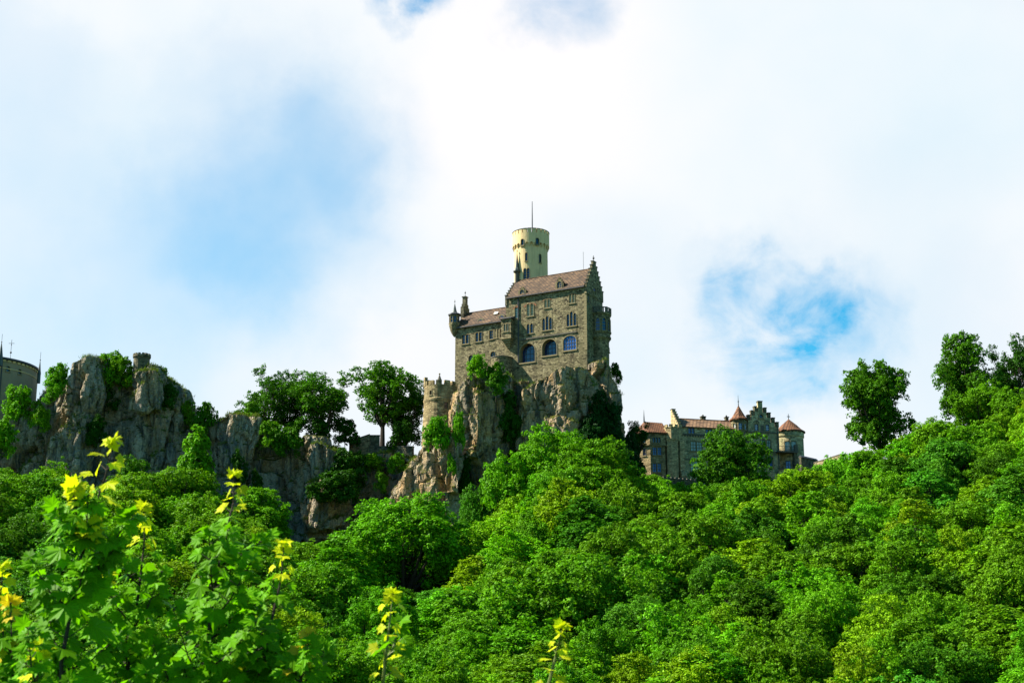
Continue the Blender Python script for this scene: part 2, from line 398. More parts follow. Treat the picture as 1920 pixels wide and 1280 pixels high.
def outline(w, h, kind, n=8):
    """window shape, base centre at 0, 0"""
    a = w / 2
    if kind == 'rect': return [(-a, 0), (a, 0), (a, h), (-a, h)]
    if kind == 'round':
        k = h - a
        return [(-a, 0), (a, 0)] + [(a * math.cos(math.pi * i / (2 * n)), k + a * math.sin(math.pi * i / (2 * n))) for i in range(2 * n + 1)]
    if kind == 'segment':
        s_ = a * 0.75; k = h - s_
        return [(-a, 0), (a, 0)] + [(a * math.cos(math.pi * i / (2 * n)), k + s_ * math.sin(math.pi * i / (2 * n))) for i in range(2 * n + 1)]
    if kind == 'lancet':
        k = max(h - w * 0.87, 0.1); ht = h - k
        r = [(-a, 0), (a, 0)]
        for i in range(n + 1):
            th = math.acos(1 - 0.5) * i / n; r.append((-a + w * math.cos(th), k + w * math.sin(th) * ht / (w * 0.866)))
        for i in range(n - 1, -1, -1):
            th = math.acos(0.5) * i / n; r.append((a - w * math.cos(th), k + w * math.sin(th) * ht / (w * 0.866)))
        return r
    if kind == 'oculus':
        return [(a * math.cos(2 * math.pi * i / 20), h / 2 + h / 2 * math.sin(2 * math.pi * i / 20)) for i in range(20)]

def window(parent, loc, rz, w, h, kind, glass='glass', cutter=None, lights=1, grid=(2, 2), bar='trim', surround=0.08, deep=0.22,
           name='window', proud=0.07, cdepth=0.5, label=None, hood=None):
    """a window: stone surround with bars, and a pane as its child; the opening is carved out of the wall"""
    f = MB().use(M['trim'])
    p = MB(); 
    lw = w / lights
    for li in range(lights):
        cx = -w / 2 + lw * (li + 0.5)
        iw = lw - (0.14 if lights > 1 else 0)
        hh = h if not (lights == 3 and kind == 'lancet' and li != 1) else h * 0.86
        ol = [(x + cx, z) for x, z in outline(iw, hh, kind)]
        # surround ring
        cxx, czz = cx, hh / 2
        big = [(cx + (x - cx) * (iw + 2 * surround) / iw, czz + (z - czz) * (hh + 2 * surround) / hh) for x, z in ol]
        n = len(ol)
        vs = [(x, -proud, z) for x, z in big] + [(x, -proud, z) for x, z in ol] + [(x, deep, z) for x, z in ol] + [(x, 0.02, z) for x, z in big]
        fs = []
        for i in range(n):
            j = (i + 1) % n
            fs += [(i, j, j + n, i + n), (i + n, j + n, j + 2 * n, i + 2 * n), (i + 3 * n, j + 3 * n, j, i)]
        f.use(M['trim']); f.add(vs, fs)
        p.add([(x, deep - 0.02, z) for x, z in ol], [tuple(range(n))])
        f.use(M[bar])
        bt = 0.045
        for k in range(1, grid[0]):
            x = cx - iw / 2 + iw * k / grid[0]
            zt = hh if kind in ('rect',) else max(z for xx, z in ol if True) * (1 - 0.22 * abs((x - cx) / (iw / 2)))
            f.box(x - bt, x + bt, deep - 0.09, deep - 0.025, 0.002, zt - 0.02)
        for k in range(1, grid[1]):
            z = hh * k / grid[1]
            xs = iw / 2
            if kind in ('round', 'segment', 'lancet') and z > hh - iw / 2: xs = iw * 0.36
            f.box(cx - xs + 0.002, cx + xs - 0.002, deep - 0.085, deep - 0.03, z - bt, z + bt)
        if cutter is not None:
            T = Matrix.Translation(Vector(loc)) @ Matrix.Rotation(rz, 4, 'Z')
            cutter.prism([(cx + (x - cx) * (iw + 0.02) / iw, z * (hh + .02) / hh) for x, z in ol], -0.4, cdepth, T)
    f.use(M['trim']).box(-w / 2 - surround - 0.05, w / 2 + surround + 0.05, -proud - 0.08, 0.03, -surround - 0.12, -0.003)
    if hood:
        # relieving arch of brick above
        f.use(M['brick'])
        hw, hz, hh = hood; prev = None; k = 12
        for i in range(k):
            a0 = math.pi * (0.12 + 0.76 * i / k); a1 = math.pi * (0.12 + 0.76 * (i + 0.92) / k)
            q = []
            for a, rr in ((a0, 1.0), (a1, 1.0), (a1, 1.0 + 0.3 / hw), (a0, 1.0 + 0.3 / hw)):
                q.append((hw * rr * math.cos(a), hz + hh * rr * math.sin(a)))
            f.prism(q, -0.03, 0.02)
    o = f.build(name, None, parent); o.location = loc; o.rotation_euler = (0, 0, rz)
    pn = p.build('pane', M[glass], o)
    if label: o['label'] = label
    return o

# ------------------------------------------------------------------ terrain
GX = [-600, 0, 400, 550, 640, 740, 860, 950, 1050, 1180, 1250, 1420, 1640, 1900, 2300, 3000]
GZ = [48, 43, 43, 40, 39, 37, 35, 40, 45, 44, 42, 42, 48, 57, 66, 70]
PX = [-600, 0, 330, 650, 800, 1150, 1400, 1560, 1640, 1900, 2300, 3000]
PZ = [70, 68, 62, 58, 58, 54, 55, 55, 58, 66, 74, 76]
def sstep(a, b, x):
    t = np.clip((x - a) / (b - a), 0, 1); return t * t * (3 - 2 * t)
def ground(x, y):
    x = np.asarray(x, float); y = np.asarray(y, float)
    px = 960 + 2950 * x / np.maximum(y, 60)
    G = np.interp(px, GX, GZ); P = np.interp(px, PX, PZ)
    t = np.clip((y - 138) / (285 - 138), 0, 1.0)
    z = -5 * sstep(12, 90, y) + (G + 5) * t ** 1.1
    z = z + (P - G) * sstep(300, 313, y)
    z = z + np.clip((y - 313) * .16, 0, 5) * sstep(1140, 1200, px) * (1 - sstep(1540, 1640, px))
    return z
ys = np.concatenate([np.linspace(-60, 60, 25), np.linspace(64, 340, 116), np.geomspace(350, 4500, 24)])
us = np.linspace(-1, 1, 181)
vv = []
for y in ys:
    half = 60 + 0.62 * max(y, 0) + 90
    for u in us: vv.append((u * half, y))
vv = np.array(vv); zz = ground(vv[:, 0], vv[:, 1])
wob = np.array([mnoise(Vector((a * .05, b_ * .05, 0))) * 1.2 + mnoise(Vector((a * .2, b_ * .2, 3))) * .4 for a, b_ in vv])
zz = zz + wob * np.clip((vv[:, 1] - 20) / 60, 0, 1)
nu = len(us); ff = []
for j in range(len(ys) - 1):
    for i in range(nu - 1):
        a = j * nu + i; ff.append((a, a + 1, a + 1 + nu, a + nu))
me = bpy.data.meshes.new('hillside'); me.from_pydata([(a, b_, c) for (a, b_), c in zip(vv, zz)], [], ff)
me.materials.append(M['soil']); me.polygons.foreach_set('use_smooth', [True] * len(ff))
tag(link_obj('hillside', me), 'dark green hillside under the forest', None, None, 'structure')

# ------------------------------------------------------------------ numpy noise
def _h(i, seed):
    i = (i.astype(np.int64) * np.array([73856093, 19349663, 83492791], dtype=np.int64)).sum(-1) + seed * 7919
    i = (i ^ (i >> 13)) * 1274126177; i = i ^ (i >> 16)
    return (i & 0xffff) / 65535.0
def vnoise(P, seed=0):
    i = np.floor(P); f = P - i; u = f * f * f * (f * (f * 6 - 15) + 10); r = 0
    for dx in (0, 1):
        for dy in (0, 1):
            for dz in (0, 1):
                w = (u[:, 0] if dx else 1 - u[:, 0]) * (u[:, 1] if dy else 1 - u[:, 1]) * (u[:, 2] if dz else 1 - u[:, 2])
                r = r + w * _h(i + np.array([dx, dy, dz]), seed)
    return r * 2 - 1
def fbm(P, oct=4, seed=0, gain=0.5):
    a = 1; r = 0; s = 0
    for k in range(oct):
        r = r + a * vnoise(P * 2.03 ** k, seed + k * 17); s += a; a *= gain
    return r / s

def worley(P, seed=0):
    """blocky facets: every cell of rock is pushed out and tilted by its own amount"""
    i = np.floor(P).astype(np.int64); best = np.full(len(P), 1e9); off = np.zeros(len(P)); edge = np.full(len(P), 1e9)
    for dx in (-1, 0, 1):
        for dy in (-1, 0, 1):
            for dz in (-1, 0, 1):
                c = i + np.array([dx, dy, dz]); h = [_h(c, seed + k) for k in range(7)]
                q = c + np.stack(h[:3], 1); dl = P - q; d = (dl ** 2).sum(1)
                v = (h[3] * 2 - 1) + (dl * (np.stack(h[4:7], 1) * 2 - 1)).sum(1) * 1.5
                m_ = d < best
                edge = np.where(m_, best, np.minimum(edge, d)); off = np.where(m_, v, off); best = np.where(m_, d, best)
    return off, np.sqrt(edge) - np.sqrt(best)

def rock(name, pieces, mat, label, voxel=0.36, amp=1.0):
    """buttresses of rock, fused into one mass and weathered"""
    mb = MB()
    for yf, yb, poly, *prow in pieces:
        t0, kl, kr = prow[0] if prow else (.5, .25, .25)
        pts = [at(px, py, yf) for px, py in poly]
        x0, x1 = min(p.x for p in pts), max(p.x for p in pts)
        cx = sum(p.x for p in pts) / len(pts); zmax = max(p.z for p in pts)
        # the outline is cut into slices so that the prow stands out in front of its flanks
        n = len(pts)
        def setback(x):
            t = (x - x0) / (x1 - x0); return (kl * max(0, t0 - t) + kr * max(0, t - t0)) * (x1 - x0)
        cxp = x0 + t0 * (x1 - x0)
        fr = []; bk = []
        for p in pts:
            lean = .06 * max(0, p.z - 45)
            fr.append((cxp + (p.x - cxp) * .97, yf + lean + setback(p.x), p.z - (.5 if p.z > zmax - 14 else 0)))
            bk.append((cx + (p.x - cx) * 1.03, yb + lean, p.z))
        zt = max(q[2] for q in fr if abs(q[0] - cxp) <= .5 * (x1 - x0)); zb = min(q[2] for q in fr)
        ridge = [(cxp, yf + .06 * max(0, zb + (zt - zb) * f - 45), zb + (zt - zb) * f) for f in (0.02, .35, .65, .93)]
        vs = fr + bk + ridge; o = 2 * n
        fs = [tuple(range(2 * n - 1, n - 1, -1))]
        for i in range(n): fs.append((i, n + i, n + (i + 1) % n, (i + 1) % n))
        rc = [o + k for k in range(4)]
        near = [min(range(4), key=lambda k: abs(ridge[k][2] - q[2])) for q in fr]
        for i in range(n):
            j = (i + 1) % n
            a, b_ = near[i], near[j]
            fs.append((i, j, rc[b_]))
            st_ = 1 if b_ > a else -1
            for k in range(a, b_, st_): fs.append((i, rc[k + st_], rc[k]))
        mb.add(vs, fs)
    o = mb.build(name, mat)
    md = o.modifiers.new('fuse', 'REMESH'); md.mode = 'VOXEL'; md.voxel_size = voxel
    me = evaluated(o); o.modifiers.clear(); o.data = me
    n = len(me.vertices); P = np.empty(n * 3); me.vertices.foreach_get('co', P); P = P.reshape(-1, 3)
    E_ = np.empty(len(me.edges) * 2, dtype=np.int64); me.edges.foreach_get('vertices', E_); E_ = E_.reshape(-1, 2)
    deg = np.bincount(E_.ravel(), minlength=n)[:, None]
    for _ in range(1):
        q = np.zeros_like(P); np.add.at(q, E_[:, 0], P[E_[:, 1]]); np.add.at(q, E_[:, 1], P[E_[:, 0]])
        P = P * 0.4 + 0.6 * q / deg
    me.vertices.foreach_set('co', P.ravel()); me.update()
    Nn = np.empty(n * 3); me.vertex_normals.foreach_get('vector', Nn); Nn = Nn.reshape(-1, 3)
    wp = P + .7 * np.stack([vnoise(P * .3, 3), vnoise(P * .3, 4), vnoise(P * .3, 5)], 1) + .12 * np.stack([vnoise(P * 1.1, 6), vnoise(P * 1.1, 7), vnoise(P * 1.1, 8)], 1)
    d = 1.1 * fbm(wp * np.array([1, 1, .5]) / 7, 3, 11)
    o1, e1 = worley(wp * np.array([1, 1, .38]) / 4.8, 31); d += .95 * o1 - 1.0 * np.exp(-e1 * 10)
    o2, e2 = worley(wp * np.array([1, 1, .42]) / 2.0, 37); d += .28 * o2 - .35 * np.exp(-e2 * 8)
    fis = 1 - np.abs(fbm(wp * np.array([1, 1, .13]) / 2.6, 2, 61)) * 3.2; d -= .75 * np.clip(fis, 0, 1) ** 3
    d += .16 * fbm(P / 0.7, 2, 57) + .3 * fbm(wp * np.array([1, 1, .12]) / 1.1, 2, 77)
    bed = P[:, 2] / 2.6 + P[:, 0] * .04 + 1.1 * fbm(P / 7, 3, 91); d += .42 * ((bed - np.floor(bed)) ** 1.5 - .4) * .7 * (.3 + .7 * sstep(-.2, .3, vnoise(P / 6, 92)))
    d *= (1 - 0.5 * np.clip(Nn[:, 2], 0, 1))
    P = P + Nn * (d * amp)[:, None]
    me.vertices.foreach_set('co', P.ravel()); me.update()
    Nn = np.empty(n * 3); me.vertex_normals.foreach_get('vector', Nn); Nn = Nn.reshape(-1, 3)
    o.data.materials.clear(); o.data.materials.append(mat)
    tag(o, label, None, None, 'structure')
    return o, P, Nn

LEFT = [
    (298, 330, [(-160, 980), (-160, 765), (0, 752), (60, 722), (95, 696), (138, 690), (142, 980)], (.95, .35, .2)),
    (291, 316, [(50, 1000), (30, 930), (60, 850), (100, 790), (130, 760), (150, 800), (140, 1000)], (.85, .7, .3)),
    (293, 318, [(118, 980), (116, 800), (122, 700), (136, 664), (158, 656), (186, 652), (190, 690), (186, 760), (166, 850), (150, 980)], (.48, .8, .6)),
    (297.5, 330, [(150, 980), (176, 700), (250, 686), (262, 980)], (.5, .2, .2)),
    (296, 326, [(222, 980), (208, 850), (222, 760), (238, 700), (244, 678), (290, 678), (306, 716), (334, 765), (342, 830), (350, 980)], (.5, .3, .4)),
    (293.5, 312, [(236, 760), (241, 690), (249, 681), (287, 681), (294, 692), (302, 760)], (.5, .25, .25)),
    (299.5, 335, [(315, 1000), (330, 780), (405, 778), (410, 1000)]),
]
MID = [
    (296, 330, [(394, 1040), (392, 900), (396, 772), (418, 762), (462, 766), (486, 776), (500, 800), (506, 1040)], (.3, .6, .35)),
    (298.5, 332, [(490, 1040), (490, 798), (548, 802), (566, 806), (600, 815), (634, 832), (650, 860), (662, 980), (650, 1040)]),
    (296, 320, [(555, 1010), (562, 830), (600, 818), (632, 835), (640, 890), (640, 980), (620, 1010)], (.6, .5, .5)),
    (293, 316, [(556, 985), (545, 930), (570, 895), (620, 880), (652, 905), (660, 945), (640, 976), (600, 990)], (.45, .5, .5)),
    (300.5, 335, [(630, 1040), (640, 845), (720, 838), (800, 850), (800, 1040)]),
    (303, 322, [(655, 1040), (668, 900), (690, 850), (720, 850), (740, 900), (740, 1040)], (.5, .5, .5)),
]
CASTLE_ROCK = [
    (281, 316, [(686, 1010), (697, 945), (735, 885), (768, 835), (796, 803), (838, 795), (866, 808), (872, 860), (858, 920), (862, 1010)], (.93, .75, .6)),
    (286, 318, [(838, 880), (842, 765), (850, 716), (880, 690), (915, 676), (958, 678), (962, 730), (940, 800), (900, 860)], (.45, .6, .55)),
    (290.5, 326, [(850, 1030), (862, 800), (915, 700), (1000, 694), (1010, 1030)], (.25, .4, .3)),
    (290, 312, [(905, 1030), (900, 880), (930, 790), (960, 800), (965, 1030)], (.3, .5, .4)),
    (286, 322, [(962, 1030), (958, 850), (978, 712), (1010, 694), (1060, 676), (1096, 668), (1122, 692), (1132, 770), (1106, 850), (1090, 1030)], (.6, .3, .35)),
    (294, 326, [(1080, 1030), (1088, 690), (1106, 668), (1140, 664), (1152, 705), (1166, 735), (1168, 752), (1158, 768), (1164, 800), (1188, 840), (1204, 890), (1210, 1030)], (.5, .3, .4)),
]
rk1, P1, N1 = rock('cliff', LEFT, M['rock_cool'], 'tall grey limestone cliff at the left with a pale pillar')
rk2, P2, N2 = rock('cliff', MID, M['rock_cool'], 'broad shaded cliff under the row of trees')
rk3, P3, N3 = rock('castle_rock', CASTLE_ROCK, M['rock'], 'steep tan rock carrying the castle')

# ------------------------------------------------------------------ castle
CF = Frame(at(1100, 600, 298), R(-29), 70.0)
castle = empty('castle', CF.o, CF.rz, 'stone castle with cream round tower standing on the steep rock', 'castle')
H = CF.hit
ZE = H(1097.5, 536.7)[1]                       # eave of the main house
ZW = 0.5 * (H(861, 616)[1] + H(947.5, 600)[1])     # eave of the lower wing
UL = H(948.5, 570)[0]; UW = H(853.5, 650)[0]; D = 7.2; DW = 6.4
ZR = H(1102, 505, D / 2)[1]; ZWR = 0.5 * (H(949, 576, DW / 2)[1] + H(880, 587, DW / 2)[1])
ZB = -9.0
cm = MB(); cw = MB()
wall = MB().box(UL, 0, 0, D, ZB, ZE).build('wall', M['stone'], castle)
wwall = MB().box(UW, UL - 0.003, 0.0, DW, ZB, ZW).build('wall', M['stone'], castle)

def roof_slab(mb, u0, u1, d, ze, zr, ov=0.4, th=0.28):
    mb.prism([(-ov, ze - 0.12), (d / 2, zr), (d + ov, ze - 0.12), (d + ov, ze - 0.12 - th * .6), (d / 2, zr - th), (-ov, ze - 0.12 - th * .6)], u0, u1, None, 'x')
r1 = MB(); roof_slab(r1, UL + 0.35, -0.3, D, ZE + 0.25, ZR)
r1.prism([(0.05, ZE - 0.02), (D / 2, ZR - 0.45), (D - 0.05, ZE - 0.02)], UL + 0.4, -0.35, None, 'x')
r1.tube([(UL + .4, D / 2, ZR), (-0.35, D / 2, ZR)], 0.14)
roof = r1.build('roof', M['tile'], castle)
r2 = MB(); roof_slab(r2, UW + 0.2, UL - 0.01, DW, ZW + 0.25, ZWR)
r2.prism([(0.05, ZW - 0.02), (DW / 2, ZWR - 0.45), (DW - 0.05, ZW - 0.02)], UW + 0.25, UL - 0.02, None, 'x')
r2.tube([(UW + .3, DW / 2, ZWR), (UL - .02, DW / 2, ZWR)], 0.14)
wroof = r2.build('roof', M['tile'], castle)
MB().box(UL + 0.3, -0.3, -0.5, -0.36, ZE - 0.16, ZE + 0.02).box(UW + 0.2, UL - 0.05, -0.5, -0.36, ZW - 0.16, ZW + 0.02).build('gutter', M['iron'], castle)

def stepped(v0, v1, z0, za, n, w=0.0, cap=1.3):
    """stepped gable outline in (v, z)"""
    c = (v0 + v1) / 2; pl = [(v0, z0 - 1.5), (v0, z0 + 0.6)]
    run = (v1 - v0) / 2 - cap / 2
    for k in range(1, n + 1):
        v = v0 + run * k / n
        pl += [(v, z0 + 0.6 + (za - z0 - 0.6) * (k - 1) / n), (v, z0 + 0.6 + (za - z0 - 0.6) * k / n)]
    return pl + [(2 * c - a, z) for a, z in reversed(pl)]
ZA = H(1110, 492, D / 2)[1]
g = MB().use(M['stone']).prism(stepped(-0.15, D + 0.15, ZE, ZA, 6), -0.32, 0.12, None, 'x')
pl = stepped(-0.15, D + 0.15, ZE, ZA, 6)
g.use(M['trim_dark'])
for i in range(1, len(pl) - 2):
    (a, z), (a2, z2) = pl[i], pl[i + 1]
    if abs(z - z2) < 1e-6 and abs(a2 - a) > .1: g.box(-0.42, 0.22, min(a, a2) - 0.06, max(a, a2) + 0.06, z + .002, z + 0.17)
gable_r = g.build('stepped_gable', None, castle)
f_ = MB().tube([(-0.1, D / 2, ZA), (-0.1, D / 2, ZA + 1.4)], 0.05).ball((-0.1, D / 2, ZA + 0.8), 0.22).box(-0.25, 0.05, D / 2 - .03, D / 2 + .03, ZA + 1.1, ZA + 1.16).build('finial', M['iron'], castle)
ZL = H(965, 533, D / 2)[1]
pl = stepped(-0.15, D + 0.15, ZE, ZL, 5, cap=1.1)
g = MB().use(M['stone_dark']).prism(pl, UL - 0.1, UL + 0.33, None, 'x')
g.use(M['trim_dark'])
for i in range(1, len(pl) - 2):
    (a, z), (a2, z2) = pl[i], pl[i + 1]
    if abs(z - z2) < 1e-6 and abs(a2 - a) > .1: g.box(UL - 0.2, UL + 0.43, min(a, a2) - 0.06, max(a, a2) + 0.06, z + .002, z + 0.17)
g.build('stepped_gable', None, castle)
# slender spire on the left gable
zt = lambda py, px=969.5: H(px, py, D / 2)[1]
us_ = H(969.5, 520, D / 2)[0]
sp = MB().use(M['trim_dark']).lathe([(0.46, zt(545)), (0.46, zt(512)), (0.62, zt(511.5)), (0.80, zt(510)), (0.80, zt(508.5)), (0.5, zt(508))], us_, D / 2, 8)
sp.use(M['copper']).lathe([(0.74, zt(508)), (0.62, zt(504.5)), (0.40, zt(502)), (0.27, zt(494)), (0.05, zt(474))], us_, D / 2, 8)
sp.use(M['iron']).tube([(us_, D / 2, zt(475)), (us_, D / 2, zt(468))], 0.04).ball((us_, D / 2, zt(471)), 0.14)
sp.build('spire_turret', None, castle)

# front windows of the main house
def cwin(px0, px1, ptop, pbot, kind, **kw):
    pm = (px0 + px1) / 2
    u0 = H(px0, (ptop + pbot) / 2)[0]; u1 = H(px1, (ptop + pbot) / 2)[0]
    zb = H(pm, pbot)[1]; zt_ = H(pm, ptop)[1]
    par = kw.pop('main', True)
    c = cm if pm > 948.5 else cw
    return window(castle, ((u0 + u1) / 2, 0, zb), 0, u1 - u0, zt_ - zb, kind, cutter=c, **kw)
zc = lambda x: 920 + x / 5.818
yc = lambda y: 470 + y / 5.818
cwin(zc(263), zc(301), yc(600), yc(735), 'round', glass='glass_pale', grid=(1, 5), hood=(0.62, 1.75, .5))
cwin(zc(389), zc(473), yc(575), yc(712), 'round', glass='shutter', lights=2, grid=(1, 5), hood=(1.25, 1.7, .8))
cwin(zc(582), zc(652), yc(532), yc(622), 'rect', glass='shutter', lights=2, grid=(1, 4), hood=(0.8, 1.4, .35))
cwin(zc(852), zc(921), yc(480), yc(570), 'rect', glass='shutter', lights=2, grid=(1, 4), hood=(0.8, 1.4, .35))
cwin(zc(560), zc(672), yc(708), yc(865), 'lancet', glass='glass', lights=3, grid=(1, 4))
cwin(zc(825), zc(937), yc(660), yc(820), 'lancet', glass='glass', lights=3, grid=(1, 4))
cwin(zc(390), zc(466), yc(792), yc(900), 'lancet', glass='glass', lights=2, grid=(1, 3))
cwin(zc(320), zc(484), yc(1010), yc(1216), 'round', glass='glass', grid=(4, 4), deep=1.1, cdepth=1.3, bar='iron', surround=0.14)
cwin(zc(562), zc(721), yc(964), yc(1140), 'round', glass='glass', grid=(4, 4), deep=1.1, cdepth=1.3, bar='iron', surround=0.14)
cwin(zc(792), zc(932), yc(926), yc(1082), 'segment', glass='glass_bright', grid=(5, 4), deep=0.2, bar='iron', surround=0.16)
# lower wing
wx = lambda x: 830 + x / 8
wy = lambda y: 540 + y / 8
cwin(wx(288), wx(396), wy(700), wy(835), 'rect', lights=2, grid=(1, 3))
cwin(wx(487), wx(594), wy(665), wy(800), 'rect', lights=2, grid=(1, 3))
cwin(wx(700), wx(756), wy(635), wy(765), 'rect', grid=(2, 3))
cwin(wx(860), wx(915), wy(610), wy(738), 'rect', grid=(2, 3))
cwin(wx(390), wx(460), wy(1005), wy(1130), 'round', glass='glass_dark', grid=(2, 3))
cwin(wx(718), wx(792), wy(950), wy(1030), 'round', glass='glass_dark', grid=(2, 2))
# cornice, downpipe, blind niche
cs = MB(); u0, z0 = H(974, 638); u1, z1 = H(1081.5, 621.5); zz_ = (z0 + z1) / 2
cs.box(u0, u1, -0.16, 0.01, zz_ - 0.12, zz_ + 0.12); cs.build('cornice', M['trim_dark'], castle)
ud = H(972.3, 600)[0]
dp = MB().tube([(ud, -0.12, ZE - 0.1), (ud, -0.12, H(972.3, 680)[1])], 0.11, 8)
for k in range(5): dp.box(ud - .15, ud + .15, -0.2, -0.003, ZE - 1.5 - 2.2 * k, ZE - 1.35 - 2.2 * k)
dp.build('downpipe', M['iron'], castle)
un, zn = H(930, 625); nb = MB()
for a in (-0.5, 0.1): nb.box(un + a, un + a + .18, -0.07, 0.01, zn - 0.9, zn + .9)
nb.box(un - .6, un + .4, -0.1, 0.012, zn - 1.1, zn - .903); nb.build('niche_frame', M['trim'], castle)
# corner stones at the right corner of the house
qn = MB()
for k in range(24):
    z = ZE - 0.35 - k * 0.52; w_ = 0.55 if k % 2 else 0.85
    qn.box(-w_, 0.05, -0.05, 0.0 - 0.001, z - 0.48, z)
qn.build('quoins', M['trim'], castle)

# oriel on brackets
uo0, zo1 = H(945.5, 600); uo1 = H(963.8, 600)[0]; zo0 = H(950, 637)[1]; zo1 = H(954, 601)[1]
om = MB().use(M['stone']).box(uo0, uo1, -1.3, -0.002, zo0, zo1)
om.use(M['trim']).box(uo0 - .12, uo1 + .12, -1.42, -.004, zo0 - .15, zo0 - .003).box(uo0 - .06, uo1 + .06, -1.36, -.006, H(950, 627)[1] - .1, H(950, 627)[1] + .1)
for k in range(4): om.box(uo0 + .15 + .2 * k, uo1 - .15 - .2 * k, -1.15 + .28 * k, -.008, zo0 - .15 - .42 * (k + 1), zo0 - .153 - .42 * k)
om.use(M['slate']).prism([(-1.6, zo1 + .02), (-1.6, zo1 + .14), (0.0, zo1 + .75), (0.0, zo1 + .02)], uo0 - .25, uo1 + .25, None, 'x')
co = MB(); oriel = om.build('oriel', None, castle)
zw_ = H(954, 624)[1]
cutO = MB()
window(castle, ((uo0 + uo1) / 2, -1.3, zw_), 0, 1.15, 1.55, 'round', glass='glass_pale', lights=2, grid=(1, 4), cutter=cutO)
cut(oriel, cutO)
# dormers
def stone_dormer(px, py_top, py_bot, w):
    u, zb = H(px, py_bot); ztp = H(px, py_top)[1]; h = ztp - zb
    mb = MB().use(M['stone']).prism([(-w / 2, -.6), (w / 2, -.6), (w / 2, h * .62), (w * .3, h * .62), (w * .3, h * .84), (w * .13, h * .84), (w * .13, h), (-w * .13, h), (-w * .13, h * .84), (-w * .3, h * .84), (-w * .3, h * .62), (-w / 2, h * .62)], 0, .4)
    mb.use(M['tile']).prism([(-w / 2 - .1, h * .5), (0, h * .8), (w / 2 + .1, h * .5)], .402, 3.2)
    o = mb.build('dormer', None, castle); o.location = (u, -0.12, zb)
    c = MB(); window(o, (0, 0, .12), 0, w * .55, h * .6, 'round', glass='glass', grid=(2, 3), cutter=c, cdepth=.3, deep=.15, surround=.1)
    cut(o, c); return o
stone_dormer(zc(345), yc(395), yc(492), 1.75); stone_dormer(zc(752), yc(292), yc(418), 1.75)
def eyebrow(px, py_top, py_bot, w):
    u, zb = H(px, py_bot, .5); ztp = H(px, py_top, .5)[1]; h = ztp - zb
    ol = outline(w, h, 'segment'); mb = MB().use(M['slate']).prism([(x * 1.18, z * 1.16 - .1) for x, z in ol], 0.05, 2.6)
    mb.use(M['trim']).prism(ol, 0, .048)
    o = mb.build('dormer', None, castle); o.location = (u, 0.35, zb)
    window(o, (0, -0.01, .1), 0, w * .62, h * .7, 'segment', glass='glass_bright', grid=(3, 1), deep=.02, surround=.06, proud=.08)
eyebrow(wx(572), wy(455), wy(532), 1.5); eyebrow(wx(888), wy(395), wy(478), 1.5)
us0, zs0 = H(wx(802), wy(380), 1.5)
sk = MB().use(M['frame']).box(-.45, .45, -.35, .35, -.08, .1)
sk = sk.build('skylight', None, castle); sk.location = (us0, 1.5, zs0 + .05); sk.rotation_euler = (math.atan2(ZWR - ZW, DW / 2), 0, 0)

# bartizan at the left corner
ub = H(852.5, 600, .1)[0]; zbz = lambda py: H(852.5, py, -.5)[1]
bz = MB().use(M['stone']).lathe([(0.12, zbz(630)), (0.45, zbz(626)), (0.85, zbz(619)), (1.08, zbz(611)), (1.15, zbz(609)), (1.15, zbz(606)), (1.02, zbz(605.5)), (1.02, zbz(589))], ub, .1, 16)
bart = bz.build('bartizan', None, castle)
bzr = MB().use(M['slate']).lathe([(1.38, zbz(590)), (1.36, zbz(588)), (.9, zbz(586)), (.55, zbz(584.5))], ub, .1, 8)
bzr.use(M['copper']).lathe([(.55, zbz(584.5)), (.34, zbz(579)), (.04, zbz(567))], ub, .1, 8)
bzr.use(M['iron']).tube([(ub, .1, zbz(568)), (ub, .1, zbz(560))], .035).ball((ub, .1, zbz(563.5)), .14)
bzr.build('spire', None, bart)
cb_ = MB()
for k, a in enumerate((-75, -35, 5, 45)):
    an = R(a) + R(29)
    window(bart, (ub + 1.02 * math.sin(an), .1 - 1.02 * math.cos(an), zbz(604.5)), an, .5, 1.35, 'round', glass='glass', grid=(1, 2), surround=.07, deep=.12, cutter=cb_, cdepth=.3)
cut(bart, cb_)
# stepped chimney gable at the wing's left end
zg = lambda py: H(872, py, DW / 2)[1]; uc = UW + .35
pl = [(-.1, ZW - 1), (-.1, ZW + .5), (.9, ZW + .5), (.9, ZW + 1.4), (1.9, ZW + 1.4)]
cv = DW / 2
pl = [(-.1, ZW - 1), (-.1, ZW + .5), (.75, ZW + .5), (.75, ZW + 1.5), (cv - 1.15, ZW + 1.5), (cv - 1.15, zg(577)), (cv - .75, zg(577)), (cv - .75, zg(571)), (cv - .42, zg(571)), (cv - .42, zg(558))]
pl = pl + [(2 * cv - a, z) for a, z in reversed(pl)]
cg = MB().use(M['stone_dark']).prism(pl, uc - .4, uc + .35, None, 'x')
cg.use(M['trim_dark']).box(uc - .5, uc + .45, cv - .55, cv + .55, zg(558) + .002, zg(558) + .18)
cg.use(M['iron']).tube([(uc, cv, zg(558)), (uc, cv, zg(546))], .05).ball((uc, cv, zg(549)), .16)
cg.build('stepped_gable', None, castle)
# terrace in front of the wing
ut = H(937, 670, -1.5)[0]; ztr = H(937, 668, -2.5)[1]
tm = MB().use(M['stone']).lathe([(2.1, ztr - 4), (2.1, ztr)], ut, -.6, 24).use(M['trim_dark']).lathe([(2.2, ztr + .002), (2.2, ztr + .14)], ut, -.6, 24)
tm.build('terrace', None, castle)
